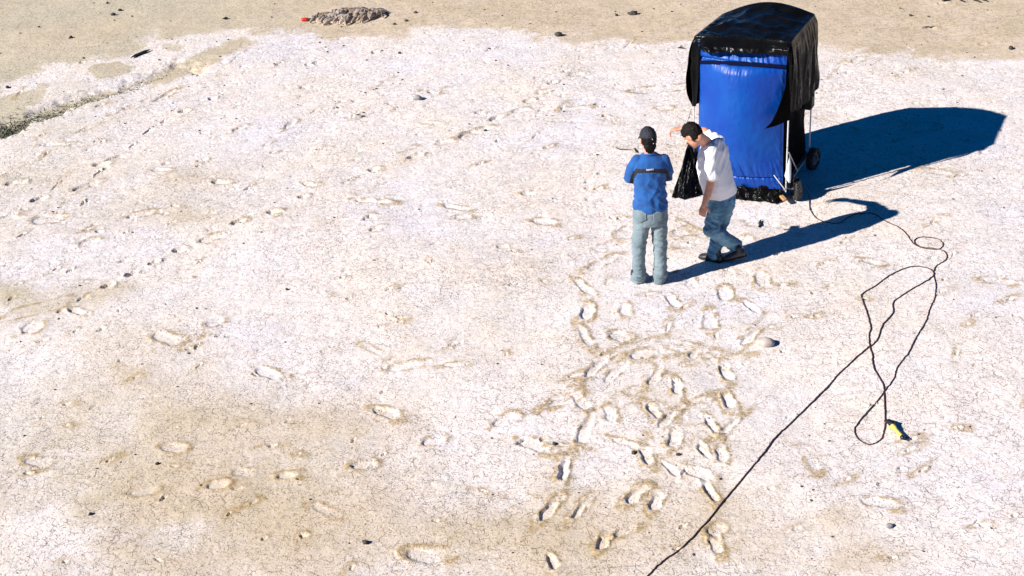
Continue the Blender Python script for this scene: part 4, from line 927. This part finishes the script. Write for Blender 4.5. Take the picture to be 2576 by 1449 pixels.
    for sx in (1616, 1655): add_ell(bm, k(sx, 542, -.050), Vector((.080, 0, 0)), Vector((0, .070, 0)), Vector((0, 0, .11)))
    me = fused(bm, .006, 4); folds(me, .006, 5, 6, 11, 5.0, lambda c: np.where(c[:, 2] > .78, .4, 1.0))
    folds(me, .003, 16, 16, 22, 9.0)
    c, n = vco(me), vno(me); d = .008*(1-np.abs(perlin(c[:, 0]*5+c[:, 2]*6, c[:, 1]*4, c[:, 2]*10+3))*4).clip(-1, 1)*(sstep(.50, .35, np.abs(c[:, 2]-.72))*0+sstep(.28, .10, c[:, 2])+sstep(.12, .0, np.abs(c[:, 2]-.50))); setco(me, c+n*d[:, None])
    jn = obj('jeans', me, M['jeans_pale'], body); shade(jn)
    for sx, a in ((1614, -.05), (1657, .05)):
        bm = bmesh.new(); pc = V(k(sx, 548, -.155)); P = []
        pts = [(-.055, .055), (.055, .055), (.052, -.045), (0, -.072), (-.052, -.045)]
        for dx, dz in pts: P.append(bm.verts.new((pc.x+dx, Y0-.6, pc.z+dz)))
        f_ = bm.faces.new(P); bmesh.ops.triangulate(bm, faces=[f_]); bmesh.ops.subdivide_edges(bm, edges=bm.edges, cuts=5, use_grid_fill=True)
        import mathutils.bvhtree as bt
        tr_ = bt.BVHTree.FromPolygons([v.co[:] for v in me.vertices], [list(f.vertices) for f in me.polygons])
        for v in bm.verts:
            h_ = tr_.ray_cast(v.co, Vector((0, 1, 0)))
            if h_[0] is not None: v.co.y = h_[0].y-.003
        pk = obj('back_pocket', bm, M['jeans_pale']); pk.parent = jn; shade(pk); sl = pk.modifiers.new('t', 'SOLIDIFY'); sl.thickness = .003
    for hx in (1608, 1661):
        g = V(G(hx, 716)); shoe(body, g+Vector((0, .03, 0)), g+Vector((-.02 if hx < 1630 else .02, .30, 0)))
    return body
man_standing()

# ---- man stooping towards the cart, white shirt
def man_stooping():
    Y0 = 13.42; k = lambda x, y, dy=0.0: K(x, y, Y0+dy); Vk = lambda x, y, dy=0.0: V(K(x, y, Y0+dy))
    fwd = Vector((-.78, .62, 0)); side = Vector((-.62, -.78, 0))      # facing; his left side towards the camera
    b = G(1822, 655)
    hc = Vk(1743, 340, -.22)
    F = (fwd*.80+Vector((0, 0, -.80))).normalized(); U = (fwd*.62+Vector((0, 0, .78))).normalized()
    bm = bmesh.new(); F, U, R = add_head(bm, hc, F, U, 1.05)
    nb = Vk(1776, 358, -.10)
    add_chain(bm, [(hc-U*.05-F*.045, .056), (nb, .062), (Vk(1790, 378, -.05), .07)])
    add_chain(bm, [(Vk(1792, 392, -.03), .095), (Vk(1800, 430, 0), .12), (Vk(1812, 490, .0), .12)])
    add_chain(bm, [(Vk(1785, 386, -.18), .028), (Vk(1792, 387, -.03), .05), (Vk(1804, 362, .05), .045)])
    # hanging near arm
    ls = Vk(1785, 380, -.22); le = Vk(1786, 466, -.24); lw = Vk(1771, 516, -.26)
    add_chain(bm, [(ls, .038), (Vk(1791, 430, -.24), .048), (le, .041), (Vk(1779, 492, -.25), .040), (lw, .027)])
    add_hand(bm, lw, (lw-le).normalized()*.8+Vector((0, 0, -.5)), fwd*.3+Vector((.5, .8, 0)), None, 1.05, (22, 38, 25), 1)
    # raised far arm
    rs = Vk(1806, 356, .06); hand = Vector((1.845, 13.80, 1.40)); rw = hand+Vector((.075, -.045, .01)); re = Vk(1772, 331, .20)
    add_chain(bm, [(rs, .050), (re, .048), (rw, .034)])
    add_hand(bm, rw, (hand-rw).normalized()+Vector((-.3, .1, -.15)), Vector((-.2, .1, -1)), None, 1.25, (25, 35, 25), -1)
    # legs
    fh, fk, fa = Vk(1823, 510, .08), Vk(1808, 582, .06), V(G(1796, 655))+Vector((0, .0, .09))
    nh, nk, na = Vk(1812, 508, -.07), Vk(1788, 578, -.16), V(G(1859, 652))+Vector((.0, .03, .13))
    add_chain(bm, [(fh, .085), (fk, .055), (fa, .036), (fa-Vector((0, 0, .03)), .034)])
    add_chain(bm, [(nh, .085), (nk, .055), (na, .036), (na-Vector((0, 0, .03)), .034)])
    me = fused(bm, .0055, 3); body = obj('person', me, M['skin'], None); c = vco(me); c[:, 0] -= b[0]; c[:, 1] -= b[1]; setco(me, c); body.location = (b[0], b[1], 0)
    tag(body, 'stooping dark haired person in white t-shirt and blue jeans, one arm raised to the cart', 'person')
    eyes(body, hc, F, U, R, 1.05)
    hm = hair_mesh(hc, F, U, R, 1.06, 'hair', 9); shade(obj('hair', hm, M['hair'], body))
    # t-shirt
    bm = bmesh.new()
    ax = lambda s: side*s; dn = Vector((-.05, .03, -1))
    def tr(p, ws, wf, tz=0.0): return (p, side*ws, (fwd+Vector((0, 0, tz)))*wf)
    add_loft(bm, [tr(Vk(1811, 488, .0), .195, .160, -.05), tr(Vk(1810, 480, .0), .202, .170, -.05), tr(Vk(1804, 455, -.02), .200, .178, -.06), tr(Vk(1796, 425, -.02), .195, .170, -.10), tr(Vk(1793, 400, -.03), .200, .150, -.20), tr(Vk(1793, 380, -.04), .205, .128, -.3), tr(Vk(1789, 366, -.05), .165, .100, -.45), tr(Vk(1783, 358, -.07), .090, .075, -.6)], 30)
    add_chain(bm, [(ls+Vector((.02, .03, -.0)), .075), (Vk(1786, 405, -.235), .078), (Vk(1790, 440, -.25), .070)])
    add_chain(bm, [(rs, .070), (rs+(re-rs)*.60, .062)])
    me = fused(bm, .006, 6)
    folds(me, .010, 7, 6, 4, 8.0, lambda c: np.where(c[:, 2] < 1.25, 1.0, .5))
    c, n = vco(me), vno(me); d = .006*(1-np.abs(perlin(c[:, 0]*16-c[:, 2]*9, c[:, 1]*4, c[:, 2]*2))*4).clip(-1, 1)*sstep(1.0, 1.15, c[:, 2]); setco(me, c+n*d[:, None])
    ts = obj('t_shirt', me, M['tshirt'], body); shade(ts)
    # jeans
    bm = bmesh.new()
    add_loft(bm, [tr(Vk(1815, 482), .165, .125), tr(Vk(1815, 500), .175, .135), tr(Vk(1814, 520), .170, .135), tr(Vk(1812, 532), .15, .12)], 26)
    add_chain(bm, [(nh, .110), (nh*.5+nk*.5+Vector((0, 0, 0)), .098), (nk, .080), (nk*.5+na*.5, .074), (na*.90+nk*.10, .070), (na*.86+nk*.14, .068)])
    add_chain(bm, [(fh, .110), (fh*.5+fk*.5, .096), (fk, .078), (fk*.5+fa*.5, .072), (fa-Vector((0, 0, .02)), .074)])
    add_ell(bm, Vk(1826, 510, -.04), Vector((.10, 0, 0)), Vector((0, .13, 0)), Vector((0, 0, .10)))
    me = fused(bm, .006, 5); folds(me, .008, 7, 7, 13, 15.0); folds(me, .003, 18, 18, 24, 3.0)
    c, n = vco(me), vno(me); d = .008*(1-np.abs(perlin(c[:, 0]*9+c[:, 2]*7, c[:, 1]*5, c[:, 2]*13))*4).clip(-1, 1)*(sstep(.35, .15, c[:, 2])+sstep(.12, .0, np.abs(c[:, 2]-.52))); setco(me, c+n*d[:, None])
    shade(obj('jeans', me, M['jeans_blue'], body))
    fg = V(G(1798, 658)); shoe(body, fg+Vector((.07, -.03, 0)), fg+Vector((-.15, .12, 0)))
    ng = V(G(1869, 660)); hl = ng+Vector((.03, .0, .075)); shoe(body, hl, ng+Vector((-.20, .06, .005)))
    bm = bmesh.new(); add_chain(bm, [(na*.9+nk*.1, .050), (na, .047), (na+Vector((.01, -.01, -.06)), .045)]); shade(obj('sock', bm, M['sock'], body))
    return body
man_stooping()

bpy.context.view_layer.update()
